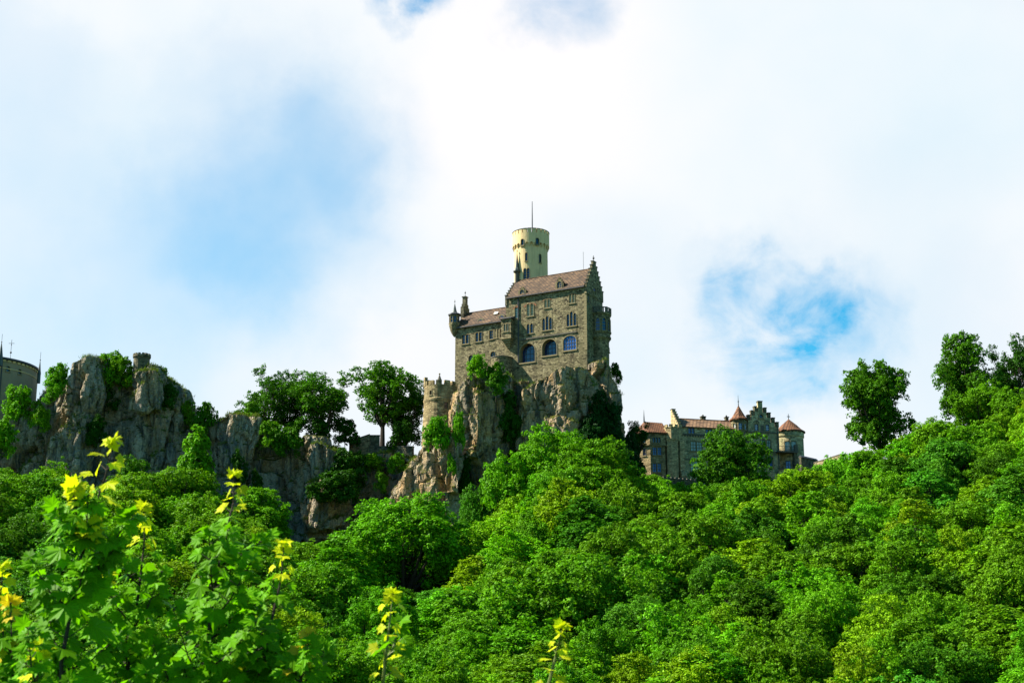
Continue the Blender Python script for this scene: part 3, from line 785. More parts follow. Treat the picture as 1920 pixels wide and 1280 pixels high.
# round bay at the right end
bv, bu = 4.9, .35
zy = lambda py: H(1132, py, bv - 2)[1]
RB = 2.15
by = MB().use(M['stone']).lathe([(1.55, zy(735)), (1.75, zy(690)), (1.85, zy(672)), (1.85, zy(636)), (2.05, zy(632)), (RB + .12, zy(630)), (RB + .12, zy(627)), (RB, zy(626)), (RB, zy(588)), (RB + .15, zy(587)), (RB + .25, zy(584.5)), (RB + .25, zy(583))], bu, bv, 24)
bay = by.build('bay', None, castle)
bl = MB()
bl.ringseg(bu, bv, RB + .0, RB + .22, -math.pi * .75, math.pi * .75, zy(574.5), zy(573), 30)
for k in range(22):
    a = -math.pi * .72 + k * (1.44 * math.pi / 21); bl.ringseg(bu, bv, RB + .02, RB + .18, a - .045, a + .045, zy(582.9), zy(574.6), 1)
for k in range(6):
    a = -math.pi * .72 + k * (1.44 * math.pi / 5); bl.ringseg(bu, bv, RB - .02, RB + .26, a - .1, a + .1, zy(582.8), zy(572.5), 1)
bl.build('balustrade', M['trim_dark'], bay)
cb_ = MB()
for a in (-12, 22, 56, 90):
    an = R(a) + R(29)
    window(bay, (bu + RB * math.sin(an), bv - RB * math.cos(an), zy(617.5)), an, .82, 2.6, 'lancet', glass='glass', grid=(1, 4), surround=.1, deep=.18, cutter=cb_, cdepth=.45)
an = R(75) + R(29)
window(bay, (bu + 1.85 * math.sin(an), bv - 1.85 * math.cos(an), zy(655)), an, .5, .9, 'round', glass='glass', grid=(1, 2), surround=.08, deep=.15, cutter=cb_, cdepth=.4)
cut(bay, cb_)
# windows in the right gable
cg2 = MB()
zo = H(1114.7, 544, 2.6)[1]
vo = (1114.7 - 1100) / 10.05 / math.sin(R(29))
window(castle, (0.12, vo + .4, zo - .8), R(90), 1.3, 1.6, 'oculus', glass='glass_bright', grid=(2, 2), surround=.12, deep=.15, cutter=cg2, cdepth=.3)
cut(gable_r, cg2)
window(castle, (0.0, .95, H(1103, 567, .9)[1]), R(90), .55, 1.9, 'rect', glass='glass_bright', grid=(1, 3), surround=.08, deep=.15, cutter=cm)
cut(wall, cm); cut(wwall, cw)
# lightning rod on the roof
ul, zl = H(1094, 508, D / 2)
MB().tube([(ul, D / 2, ZR - .05), (ul, D / 2, H(1094, 472, D / 2)[1])], .035, 6).build('lightning_rod', M['iron'], castle)

# the round tower
tw = CF.local(at(995.5, 480, 312)); tx, ty = tw.x, tw.y
tz = lambda py: CF.local(at(995.5, py, 312 - 3.4)).z
RT = 3.47
tb = MB().use(M['render']).lathe([(RT + .1, tz(620)), (RT, tz(560)), (RT - .05, tz(462)), (RT - .05, tz(436))], tx, ty, 48)
tower = tb.build('tower', None, castle, smooth=False)
para = MB(); RO = 3.78
para.ringseg(tx, ty, RT - .06, RO, 0, 2 * math.pi * .99999, tz(454), tz(436), 64)
nm = 24
for k in range(nm):
    a = 2 * math.pi * k / nm + .05
    para.ringseg(tx, ty, RT - .35, RO, a, a + 2 * math.pi / nm * .80, tz(436.0) + .002, tz(429), 3)
    # arched corbel table under the parapet
    a0 = 2 * math.pi * (k + .5) / nm; wd = 2 * math.pi / nm
    para.ringseg(tx, ty, RT - .06, RO, a0 - wd * .27, a0 + wd * .27, tz(456.2), tz(454) - .002, 2)
    para.ringseg(tx, ty, RT - .06, RO - .12, a0 - wd * .17, a0 + wd * .17, tz(459), tz(456.2) - .002, 2)
    para.ringseg(tx, ty, RT - .06, RO - .22, a0 - wd * .10, a0 + wd * .10, tz(461.5), tz(459) - .002, 2)
par = para.build('parapet', M['render'], tower)
cp_ = MB()
for k in range(nm):
    a = 2 * math.pi * k / nm + .05
    cp_.ringseg(tx, ty, RT - .4, RO + .06, a - .01, a + 2 * math.pi / nm * .80 + .01, tz(429) + .002, tz(428), 3)
cp_.build('coping', M['trim_dark'], tower)
ct = MB(); ctp = MB()
yaw = R(29)   # undoes the castle's own turn
def twin(px, ptop, pbot, w, kind, r, c, **kw):
    s_ = (px - 995.5) / 9.55 / r; an = math.asin(max(-.95, min(.95, s_))) + yaw
    return window(tower, (tx + r * math.sin(an), ty - r * math.cos(an), tz(pbot)), an, w, tz(ptop) - tz(pbot), kind, cutter=c, surround=.09, deep=.25, proud=.03, cdepth=.5, **kw)
twin(986, 473.5, 489, .42, 'round', RT, ct, glass='glass_dark', grid=(1, 1)); twin(1013, 475.5, 491, .42, 'round', RT, ct, glass='glass_dark', grid=(1, 1))
twin(986.5, 502.5, 523, 1.35, 'lancet', RT, ct, glass='glass', lights=2, grid=(1, 4))
cut(tower, ct)
twin(978.5, 448, 459.5, .62, 'round', RO, ctp, glass='glass_dark', grid=(1, 1)); twin(1007.7, 447, 458.5, .62, 'round', RO, ctp, glass='glass_dark', grid=(1, 1))
cut(par, ctp)
fx = tx + (998.7 - 995.5) / 9.6
MB().tube([(fx, ty, tz(440)), (fx, ty, tz(400)), (fx, ty, tz(367.5))], [.14, .11, .06], 8).build('flagpole', M['iron'], tower)
MB().tube([(tx + 2.6, ty, tz(436)), (tx + 2.6, ty, tz(421))], .03, 5).build('lightning_rod', M['iron'], tower)

# ------------------------------------------------------------------ bastion at the castle's left
BF = Frame(at(826, 760, 301), R(-20), 58)
bs = empty('bastion', BF.o, BF.rz, 'round crenellated stone bastion with a tiny spire left of the castle', 'bastion')
bz_ = lambda py: CF.local(at(826, py, 298)).z + 12
RBt = 3.2
bw = MB().use(M['stone_tan']).lathe([(RBt + .4, bz_(830)), (RBt + .25, bz_(800)), (RBt, bz_(752)), (RBt + .12, bz_(748)), (RBt + .12, bz_(745)), (RBt, bz_(744)), (RBt, bz_(720))], 0, 0, 32)
bwall = bw.build('wall', None, bs)
cr = MB()
for k in range(12):
    a = 2 * math.pi * k / 12 + .1
    hi = 704 if -2.9 < ((a + math.pi - R(20)) % (2 * math.pi) - math.pi) < -2.0 else 714
    cr.ringseg(0, 0, RBt - .6, RBt + .03, a, a + .36, bz_(720) + .002, bz_(712), 2)
a0 = R(183)
cr.ringseg(0, 0, RBt - .9, RBt + .1, a0, a0 + .75, bz_(720) + .004, bz_(708), 4)
for k in range(3): cr.ringseg(0, 0, RBt - .5, RBt + .1, a0 + .27 * k, a0 + .27 * k + .17, bz_(708) + .002, bz_(703), 2)
cr.build('battlement', M['stone_tan'], bs)
MB().use(M['stone_tan']).lathe([(.36, bz_(720)), (.36, bz_(710))], .1, -.9, 8).use(M['trim_dark']).lathe([(.48, bz_(710) + .002), (.5, bz_(709)), (.08, bz_(698))], .1, -.9, 8).use(M['trim']).ball((.1, -.9, bz_(696)), .18).build('spire', None, bs)
cbs = MB()
for px, p0, p1, w in ((808, 731, 739, .5), (838, 753.5, 766.5, .75), (826, 786, 795, .5)):
    an = math.asin((px - 826) / 10 / RBt) + R(20)
    window(bs, (RBt * math.sin(an), -RBt * math.cos(an), bz_(p1)), an, w, bz_(p0) - bz_(p1), 'rect', glass='glass_dark', grid=(1, 1), surround=.07, proud=.02, deep=.3, cutter=cbs, cdepth=.5)
cut(bwall, cbs)

# ------------------------------------------------------------------ house with the stepped gables, right of the castle
HF = Frame(at(1276, 850, 340), R(13), 59.5, 1.115)
hs = empty('mansion', HF.o, HF.rz, 'long stone mansion with red conical turret roofs and a crenellated gable', 'mansion')
hs.scale = (HF.k,) * 3
K = HF.hit
zl_ = -3
ze = K(1276, 800)[1]; U1 = K(1372, 803)[0]; HD = 7.5; zr_ = K(1277, 785, HD / 2)[1]
mw = MB().box(0, U1 + 3, 0, HD, zl_, ze).box(-3.6, -.003, 1.6, HD - .5, zl_, ze - 1).build('wall', M['stone_green'], hs)
ch = MB()
def hwin(px0, px1, p0, p1, kind, v=0.0, c=None, **kw):
    pm, qm = (px0 + px1) / 2, (p0 + p1) / 2
    u0, u1 = K(px0, qm, v)[0], K(px1, qm, v)[0]; zb, zt_ = K(pm, p1, v)[1], K(pm, p0, v)[1]
    return window(hs, ((u0 + u1) / 2, v, zb), 0, u1 - u0, zt_ - zb, kind, cutter=c if c is not None else ch, **kw)
hx = lambda x: 1190 + x / 8
hy = lambda y: 750 + y / 8
hwin(hx(800), hx(900), hy(415), hy(495), 'rect', glass='glass_bright', lights=2, grid=(1, 2), surround=.06)
hwin(hx(1060), hx(1165), hy(440), hy(510), 'rect', glass='glass_bright', lights=2, grid=(1, 2), surround=.06)
hwin(hx(1335), hx(1400), hy(465), hy(520), 'rect', glass='glass_bright', lights=2, grid=(1, 2), surround=.06)
hwin(hx(838), hx(1016), hy(620), hy(760), 'rect', glass='glass_pale', lights=2, grid=(2, 3), surround=.12)
hwin(hx(840), hx(960), hy(835), hy(1060), 'round', glass='glass_pale', lights=1, grid=(2, 3), surround=.16)
cut(mw, ch)
hr = MB(); roof_slab(hr, .3, U1 + 3, HD, ze + .2, zr_)
hr.prism([(0.05, ze - .02), (HD / 2, zr_ - .4), (HD - .05, ze - .02)], .3, U1 + 2.9, None, 'x'); hr.tube([(.3, HD / 2, zr_), (U1 + 3, HD / 2, zr_)], .15)
hroof = hr.build('roof', M['tile_pale'], hs)
for px, p0, w in ((1318, 782, .9), (1362, 783, .6)):
    u, z = K(px, p0, HD / 2 + .6)
    MB().use(M['stone_dark']).box(u - w / 2, u + w / 2, HD / 2 + .2, HD / 2 + 1, zr_ - 1, z).use(M['trim_dark']).box(u - w / 2 - .1, u + w / 2 + .1, HD / 2 + .1, HD / 2 + 1.1, z + .002, z + .15).lathe([(.16, z + .15), (.16, z + .5)], u, HD / 2 + .6, 8).build('chimney', None, hroof)
cn = MB(); zc1 = K(1300, 814.5)[1]; cn.box(.1, U1, -.18, -.002, zc1 - .14, zc1 + .14)
for k in range(18): cn.box(.3 + k * .55, .55 + k * .55, -.14, -.004, zc1 - .42, zc1 - .145)
zc2 = K(1300, 861)[1]; cn.box(.5, U1, -.1, -.002, zc2 - .1, zc2 + .08); cn.build('cornice', M['trim_dark'], hs)
# bright stepped gable seen edge-on
zg1 = K(1268, 769, HD / 2)[1]
pl = [q_ for q_ in stepped(-.7, HD + .3, ze - .2, zg1, 6, cap=.9) if q_[0] < HD / 2 + .6]; pl.append((pl[-1][0], ze - 1.7))
sg = MB().use(M['stone_light']).prism(pl, -.45, .25, None, 'x')
for i in range(1, len(pl) - 2):
    (a, z), (a2, z2) = pl[i], pl[i + 1]
    if abs(z - z2) < 1e-6 and abs(a2 - a) > .1: sg.use(M['trim_dark']).box(-.52, .32, min(a, a2) - .05, max(a, a2) + .05, z + .002, z + .14)
sg.use(M['stone_light']).box(-.45, .25, -.7, HD, zl_, ze - 1.69)
zb1 = K(1280, 828)[1]; sg.box(-.40, .55, -1.0, -.705, zl_, zb1); sg.prism([(-1.5, zl_), (-1.5, K(1280, 893)[1]), (-1.005, K(1280, 884)[1]), (-1.005, zl_)], -.35, .7, None, 'x')
sg.build('stepped_gable', None, hs)
# crenellated octagonal stair turret
ut_ = K(1260.5, 850, -.4)[0]; tzz = lambda py: K(1260.5, py, -1.5)[1]
st_ = MB().use(M['stone_light']).lathe([(1.22, zl_), (1.22, tzz(826)), (1.42, tzz(822)), (1.42, tzz(803)), (1.52, tzz(801)), (1.52, tzz(799.5))], ut_, -.3, 8, R(22.5))
for k in range(8): st_.ringseg(ut_, -.3, 1.1, 1.5, R(45 * k + 8), R(45 * k + 37), tzz(799.5) + .002, tzz(795), 1)
st_.build('stair_turret', None, hs)
# pavilion with the hipped red roof
v0 = -.6; ua = K(1219.5, 850, v0)[0]; ub_ = K(1247.5, 850, v0)[0]
uf = ua - 1.75
pp = [(ua, v0), (ub_, v0), (ub_, v0 + 6), (uf, v0 + 6), (uf, v0 + 1.9)]
zpe = K(1230, 811, v0)[1]; zj = K(1230, 834, v0)[1]
pv = MB().use(M['stone_tan']).plan(pp, zl_, zj).build('wall', None, hs)
ce = ((ua + ub_) / 2, v0 + 2.8)
grow = lambda q, g: [(x + math.copysign(g, x - ce[0]), y + math.copysign(g, y - ce[1])) for x, y in q]
pj = MB().use(M['stone_tan']).plan(grow(pp, .12), zj + .003, zpe); pju = pj.build('wall', None, hs)
MB().plan(grow(pp, .28), zj - .1, zj + .08).plan(grow(pp, .22), zpe - .2, zpe - .003).build('cornice', M['trim'], hs)
cpv = MB(); cpj = MB()
for p0, p1 in ((838.5, 852.5), (868.5, 884.5)):
    hwin(1224, 1231, p0, p1, 'rect', v0, cpv, glass='glass_bright', grid=(2, 3), bar='iron', surround=.1); hwin(1233, 1240, p0, p1, 'rect', v0, cpv, glass='glass_bright', grid=(2, 3), bar='iron', surround=.1)
hwin(1223, 1239, 819.5, 829.5, 'round', v0 - .12, cpj, glass='glass_dark', lights=3, grid=(1, 1), surround=.06)
window(hs, (ua - .9 - .1, v0 + .95 - .1, K(1211, 829, v0)[1]), R(-47), .7, 1.0, 'round', glass='glass_dark', grid=(1, 1), surround=.07, cutter=cpj)
window(hs, (ua - .88, v0 + .95, K(1211, 852, v0)[1]), R(-47), .7, 1.4, 'rect', glass='glass_bright', grid=(2, 2), surround=.08, cutter=cpv)
cut(pv, cpv); cut(pju, cpj)
zpr = K(1221, 791, v0 + 3)[1]
rp = grow(pp, .5); ue = ub_ + .6
rf = MB(); ra, rb = (ua - .2, v0 + 2.9, zpr), (ub_ + .5, v0 + 2.9, zpr - .1)
vs = [(x, y, zpe + .02) for x, y in rp] + [ra, rb] + [(x, y, zpe - .16) for x, y in rp]
rf.add(vs, [(0, 1, 6, 5), (1, 2, 6), (2, 3, 5, 6), (3, 4, 5), (4, 0, 5), (7, 8, 1, 0), (8, 9, 2, 1), (9, 10, 3, 2), (10, 11, 4, 3), (11, 7, 0, 4), (11, 10, 9, 8, 7)])
pr = rf.build('roof', M['tile_red'], hs)
MB().use(M['iron']).tube([(ra[0], ra[1], zpr - .3), (ra[0], ra[1], K(1220, 780, v0 + 3)[1]), (ra[0], ra[1], K(1220, 769, v0 + 3)[1])], [.16, .08, .02]).build('finial', None, pr)
# octagonal turret with a cone
uo, vo_ = K(1386, 800, .6)[0], .6; oz = lambda py: K(1386, py, -1)[1]
ot = MB().use(M['stone']).lathe([(1.62, zl_ + 2), (1.62, oz(784))], uo, vo_, 8, R(22.5))
otu = ot.build('turret', None, hs)
orf = MB().use(M['tile_red']).lathe([(1.95, oz(785)), (1.92, oz(783)), (1.35, oz(778.5)), (.75, oz(769)), (.08, oz(757))], uo, vo_, 8, R(22.5))
orf.use(M['iron']).tube([(uo, vo_, oz(758)), (uo, vo_, oz(748)), (uo, vo_, oz(737))], [.09, .06, .02]).ball((uo, vo_, oz(749)), .15)
orf.build('roof', None, otu)
cot = MB()
for a in (-58, -13, 32):
    an = R(a); window(otu, (uo + 1.5 * math.sin(an), vo_ - 1.5 * math.cos(an), oz(804)), an, .62, 1.25, 'rect', glass='glass_bright' if a > -20 else 'glass_pale', grid=(2, 2), bar='frame', surround=.08, deep=.15, cutter=cot, cdepth=.4)
cut(otu, cot)
# crenellated gable front
ug0, ug1 = K(1403, 820, -.3)[0], K(1457.5, 820, -.3)[0]; gz = lambda py: K(1430, py, -.3)[1]
sc5 = lambda x: K(1370 + x / 8, 780, -.3)[0]
steps = [(258, 290), (310, 235), (362, 172), (415, 110), (482, 178), (537, 247), (592, 315), (655, 385), (712, 0)]
pl = [(ug0, zl_), (ug0, gz(786))]
tops = [(258, 312, 788), (312, 362, 779.5), (362, 415, 771.5), (415, 482, 753.8), (482, 537, 773), (537, 595, 782), (595, 655, 791), (655, 712, 799)]
gm = MB().use(M['stone_green'])
body = [(ug0, zl_)] + [q for a, b_, py in tops for q in ((sc5(a), gz(py)), (sc5(b_), gz(py)))] + [(sc5(712), zl_)]
gm.prism(body, -.3, .4)
front = gm.build('crenellated_gable', None, hs)
for a, b_, py in tops:
    mer = MB()
    w_ = (b_ - a)
    if a < 415: s0, s1 = a - 4, a + w_ * .62
    elif a > 470: s0, s1 = b_ - w_ * .62, b_ + 4
    else: s0, s1 = a + 2, b_ - 2
    h_ = 7.5 if a != 415 else 0.0
    mer.use(M['stone_dark']).box(sc5(s0), sc5(s1), -.36, .46, gz(py) + .002, gz(py - h_ - .8))
    mer.use(M['trim_dark']).box(sc5(s0 - 5), sc5(s1 + 5), -.44, .54, gz(py - h_ - .8) + .002, gz(py - h_ - 2.2))
    mer.build('merlon', None, hs)
cf = MB()
for x0, x1 in ((355, 405), (518, 568)):
    u0, u1 = sc5(x0), sc5(x1)
    window(hs, ((u0 + u1) / 2, -.3, gz(807)), 0, u1 - u0, gz(795.5) - gz(807), 'rect', glass='glass_bright', grid=(2, 3), bar='frame', surround=.12, cutter=cf, cdepth=.4, hood=None)
    a = MB(); um = (u0 + u1) / 2
    a.use(M['trim_dark'])
    for i in range(8):
        t0, t1 = math.pi * i / 8, math.pi * (i + 1) / 8
        a.prism([(um + .48 * math.cos(t0), gz(793.5) + .42 * math.sin(t0)), (um + .48 * math.cos(t1), gz(793.5) + .42 * math.sin(t1)), (um + .62 * math.cos(t1), gz(793.5) + .56 * math.sin(t1)), (um + .62 * math.cos(t0), gz(793.5) + .56 * math.sin(t0))], -.42, -.302)
    a.build('window_hood', None, hs)
for x0, x1, p0, p1, kd, gl in ((440, 505, 823, 843, 'round', 'glass_pale'), (527, 582, 823, 843, 'round', 'glass_pale'), (522, 600, 854, 873, 'round', 'glass_bright')):
    u0, u1 = sc5(x0), sc5(x1)
    window(hs, ((u0 + u1) / 2, -.3, gz(p1)), 0, u1 - u0, gz(p0) - gz(p1), kd, glass=gl, grid=(2, 3), bar='iron', surround=.2, cutter=cf, cdepth=.4)
window(hs, (sc5(455), -.3, gz(783.5)), 0, .75, .7, 'oculus', glass='glass_dark', grid=(1, 1), surround=.2, cutter=cf, cdepth=.4, name='medallion')
cut(front, cf)
fc = MB(); 
for py in (810.5, 845.5): fc.box(ug0 - .05, ug1 + .05, -.44, -.302, gz(py) - .1, gz(py) + .08)
fc.box(sc5(440), sc5(492), -.36, -.304, gz(808), gz(797)); fc.build('cornice', M['trim_dark'], hs)
ux = sc5(690); MB().tube([(ux, -.42, gz(800)), (ux, -.42, gz(892))], .09, 6).build('downpipe', M['iron'], hs)
# round corner tower with an orange cone, balcony and loggia
uc_, vc_ = K(1481, 840, 2.2)[0], 2.2; cz = lambda py: K(1481, py, -.5)[1]
RC = 2.75
rt = MB().use(M['stone_green']).lathe([(RC + .1, zl_), (RC, cz(860)), (RC, cz(817)), (RC + .16, cz(815.5)), (RC + .16, cz(808))], uc_, vc_, 40)
rtu = rt.build('corner_tower', None, hs)
for_ = MB().use(M['trim']); 
for k in range(26):
    a = 2 * math.pi * k / 26; for_.ringseg(uc_, vc_, RC - .3, RC + .14, a, a + .15, cz(808) + .002, cz(805.5), 1)
for_.build('battlement', None, rtu)
cone = MB().use(M['tile_red']).lathe([(RC + .45, cz(806.5)), (RC + .42, cz(805)), (RC - .35, cz(800)), (1.5, cz(791.5)), (.1, cz(780.5))], uc_, vc_, 40)
cone.use(M['iron']).tube([(uc_, vc_, cz(782)), (uc_, vc_, cz(770))], [.09, .05]).box(uc_ - .32, uc_ + .32, vc_ - .05, vc_ + .05, cz(775.6), cz(774.4)).build('roof', None, rtu)
crt = MB()
for px, gl in ((1469, 'glass_pale'), (1481.5, 'glass_pale')):
    an = math.asin((px - 1481) / 9.9 / RC) - R(13) + R(6)
    window(rtu, (uc_ + RC * math.sin(an), vc_ - RC * math.cos(an), cz(845)), an, .95, cz(826.5) - cz(845), 'rect', glass='glass_pale', grid=(2, 3), bar='frame', surround=.1, cutter=crt, cdepth=.5)
    window(rtu, (uc_ + RC * math.sin(an), vc_ - RC * math.cos(an), cz(877)), an, .95, cz(863) - cz(877), 'rect', glass='glass_bright', grid=(2, 2), bar='iron', surround=.08, cutter=crt, cdepth=.5)
cut(rtu, crt)
# balcony: slab, railing, carved end post; pier and parapet of the loggia below
b0, b1 = K(1459, 845, -1.6)[0], K(1496, 845, -1.6)[0]; zz1 = K(1475, 845, -1.6)[1]; zt1 = K(1475, 836, -1.6)[1]
bm_ = MB().use(M['trim_dark']).box(b0, b1, -1.7, 2.0, zz1 - .28, zz1)
bm_.use(M['iron']).box(b0, b1 - .65, -1.62, -1.56, zt1 - .06, zt1).box(b0, b1 - .65, -1.62, -1.56, zz1 + .1, zz1 + .15)
for k in range(17):
    x = b0 + .04 + k * (b1 - b0 - .7) / 16; bm_.box(x - .018, x + .018, -1.61, -1.57, zz1 + .003, zt1 - .062)
bm_.use(M['trim_dark']).box(b1 - .62, b1, -1.66, -1.0, zz1 + .003, K(1490, 833, -1.6)[1])
bm_.build('balcony', None, rtu)
lo = MB().use(M['stone_dark']).box(b1 - .75, b1 - .1, -1.5, -.6, zl_, zz1 - .283)
lo.use(M['stone_light']).box(b0, b1 - .753, -1.5, -1.2, zl_, K(1475, 880, -1.5)[1])
lo.use(M['trim_dark']).box(b0, b1 - .753, -1.56, -1.14, K(1475, 880, -1.5)[1] + .002, K(1475, 879, -1.5)[1] + .1)
lo.build('loggia', None, rtu)

# ------------------------------------------------------------------ walls beside the house
def low_wall(px0, py0, px1, py1, Y0, Y1, h, mat, label, cap='trim_dark', th=.5, name='wall', merlon=False, roofed=False):
    a = at(px0, py0, Y0); b_ = at(px1, py1, Y1); dv = b_ - a; L = math.hypot(dv.x, dv.y); rz = math.atan2(dv.y, dv.x)
    e = empty(name, (a.x, a.y, a.z - h), rz, label, 'wall'); sl_ = dv.z
    w_ = MB().prism([(0, -1), (L, -1), (L, h + sl_), (0, h)], -th / 2, th / 2).build('masonry', mat, e)
    c = MB()
    if roofed: c.add([(0, -th, h + .003), (L, -th, h + sl_ + .003), (L, th, h + sl_ + .003), (0, th, h + .003), (0, 0, h + .5), (L, 0, h + sl_ + .5)], [(0, 1, 5, 4), (2, 3, 4, 5), (0, 4, 3), (1, 2, 5), (3, 2, 1, 0)])
    else: c.prism([(-.05, h + .003), (L + .05, h + sl_ + .003), (L + .05, h + sl_ + .16), (-.05, h + .16)], -th / 2 - .08, th / 2 + .08)
    if merlon:
        n = int(L / .9)
        for k in range(n):
            x = k * .9 + .1; z = h + sl_ * x / L; c.box(x, x + .5, -th / 2, th / 2, z + .14, z + .42)
    c.build('coping', M[cap], e)
    return e
low_wall(1205, 893, 1318, 903, 333, 337, 5, M['stone_dark'], 'dark retaining wall with small merlons below the mansion', merlon=True)
low_wall(1500, 857, 1531, 864, 338, 344, 4, M['stone_dark'], 'short dark roofed wall beside the corner tower of the mansion', roofed=True, cap='slate')
low_wall(1528, 868, 1578, 852, 338, 325, 4, M['stone'], 'low stone wall climbing to the forest right of the mansion')
low_wall(655, 828, 693, 815, 309, 309, 3.5, M['stone'], 'low brown wall sloping up below the tree with bare trunks', cap='slate')
low_wall(693, 817, 712, 817, 309.2, 309.2, 4, M['stone_dark'], 'short dark parapet beside the sloping brown wall', cap='slate')
low_wall(708, 838, 775, 838, 308, 304, 4, M['stone_dark'], 'shaded bridge wall between the cliff and the castle rock')

# ------------------------------------------------------------------ castle building at the left edge
q = at(-38, 700, 311); LFz = 60
lf = empty('castle_wing', (q.x, q.y, LFz), 0, 'curved plastered castle wing with thin spires at the left edge', 'castle wing')
lz = lambda py: at(-38, py, 300).z - LFz
RL = 11.2
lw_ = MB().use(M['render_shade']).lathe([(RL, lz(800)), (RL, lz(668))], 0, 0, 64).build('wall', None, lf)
MB().use(M['slate']).lathe([(RL + .55, lz(667.5)), (RL + .5, lz(664)), (RL - 1.5, lz(660)), (.2, lz(652))], 0, 0, 64).build('roof', None, lf)
fr = MB()
for k in range(64):
    a = 2 * math.pi * k / 64; fr.ringseg(0, 0, RL - .02, RL + .22, a, a + .06, lz(671), lz(668), 1)
fr.ringseg(0, 0, RL - .02, RL + .12, 0, 2 * math.pi * .9999, lz(684), lz(682.5), 64); fr.build('cornice', M['render'], lf)
clf = MB()
for px in (-5, 22.5, 41, 57):
    an = math.asin((px + 38) / 9.75 / RL)
    window(lf, (RL * math.sin(an), -RL * math.cos(an), lz(688.5)), an, .75, 1.0, 'round', glass='glass_dark', grid=(1, 2), surround=.1, cutter=clf, cdepth=.4)
cut(lw_, clf)
an = math.asin((31.5 + 38) / 9.75 / RL)
MB().tube([(RL * math.sin(an) * 1.01, -RL * math.cos(an) * 1.01, lz(668)), (RL * math.sin(an) * 1.01, -RL * math.cos(an) * 1.01, lz(760))], .13, 6).build('downpipe', M['iron'], lf)
def spire(px, ybase, ytop, r, Y, mat, ball):
    w = at(px, ybase, Y) - Vector((q.x, q.y, LFz)); zt_ = at(px, ytop, Y).z - LFz
    mb = MB().use(M[mat]).lathe([(r, w.z - 2), (r * .9, w.z), (r * .45, w.z + (zt_ - w.z) * .35), (.04, w.z + (zt_ - w.z) * .62)], w.x, w.y, 8)
    mb.use(M['iron']).tube([(w.x, w.y, w.z + (zt_ - w.z) * .6), (w.x, w.y, zt_)], .035, 5).ball((w.x, w.y, w.z + (zt_ - w.z) * .63), ball)
    return mb
spire(1, 667, 626, .5, 301, 'copper', .13).build('spire', None, lf)
spire(73.5, 700, 660, .36, 309, 'copper', .13).build('spire', None, lf)
w = at(20, 664, 304) - Vector((q.x, q.y, LFz)); zt_ = at(20, 637, 304).z - LFz
MB().use(M['iron']).tube([(w.x, w.y, w.z - 1), (w.x, w.y, zt_)], .045, 6).ball((w.x, w.y, w.z + .35), .2).box(w.x - .55, w.x + .55, w.y - .03, w.y + .03, zt_ - .75, zt_ - .68).ball((w.x, w.y, zt_ - 1.0), .1).build('weather_vane', None, lf)

# watch turret on the left cliff
q2 = at(265, 686, 300)
wt = empty('watchtower', q2, 0, 'small round stone watchtower on top of the left cliff', 'watchtower')
ww = lambda py: at(265, py, 298.4).z - q2.z
MB().use(M['stone_dark']).lathe([(1.55, -3), (1.55, ww(668.5)), (1.72, ww(667)), (1.72, ww(663))], 0, 0, 28).build('wall', None, wt)
cr = MB()
for k in range(14):
    a = 2 * math.pi * k / 14; cr.ringseg(0, 0, 1.35, 1.7, a, a + .27, ww(663) + .002, ww(660.5), 2)
cr.build('battlement', M['stone_dark'], wt)
MB().lathe([(.28, ww(668)), (.28, ww(659.5)), (.36, ww(659)), (.05, ww(656.5))], .55, .2, 8).tube([(-.5, .1, ww(663)), (-.5, .1, ww(659))], .03, 5).tube([(-.5, .1, ww(659.5)), (.4, .15, ww(659.2))], .025, 5).build('railing', M['iron'], wt)

# ------------------------------------------------------------------ trees
def quads(C, Nr, s, asp, g):
    """leaf sprays: one diamond per leaf"""
    n = len(C); rd = g.normal(size=(n, 3))
    t = np.cross(Nr, rd); t /= np.linalg.norm(t, axis=1, keepdims=True) + 1e-9
    b_ = np.cross(Nr, t); s = s[:, None]
    V = np.empty((n, 4, 3))
    V[:, 0] = C - t * s; V[:, 2] = C + t * s; V[:, 1] = C - b_ * s * asp - t * s * .1; V[:, 3] = C + b_ * s * asp - t * s * .1
    return V.reshape(-1, 3)
def mesh_quads(name, V, mat):
    n = len(V) // 4; me = bpy.data.meshes.new(name)
    me.vertices.add(n * 4); me.vertices.foreach_set('co', V.ravel())
    me.loops.add(n * 4); me.loops.foreach_set('vertex_index', np.arange(n * 4, dtype=np.int32))
    me.polygons.add(n); me.polygons.foreach_set('loop_start', np.arange(0, n * 4, 4, dtype=np.int32))
    me.update(calc_edges=True); me.materials.append(mat); return me
def unit(v): return v / (np.linalg.norm(v, axis=-1, keepdims=True) + 1e-9)

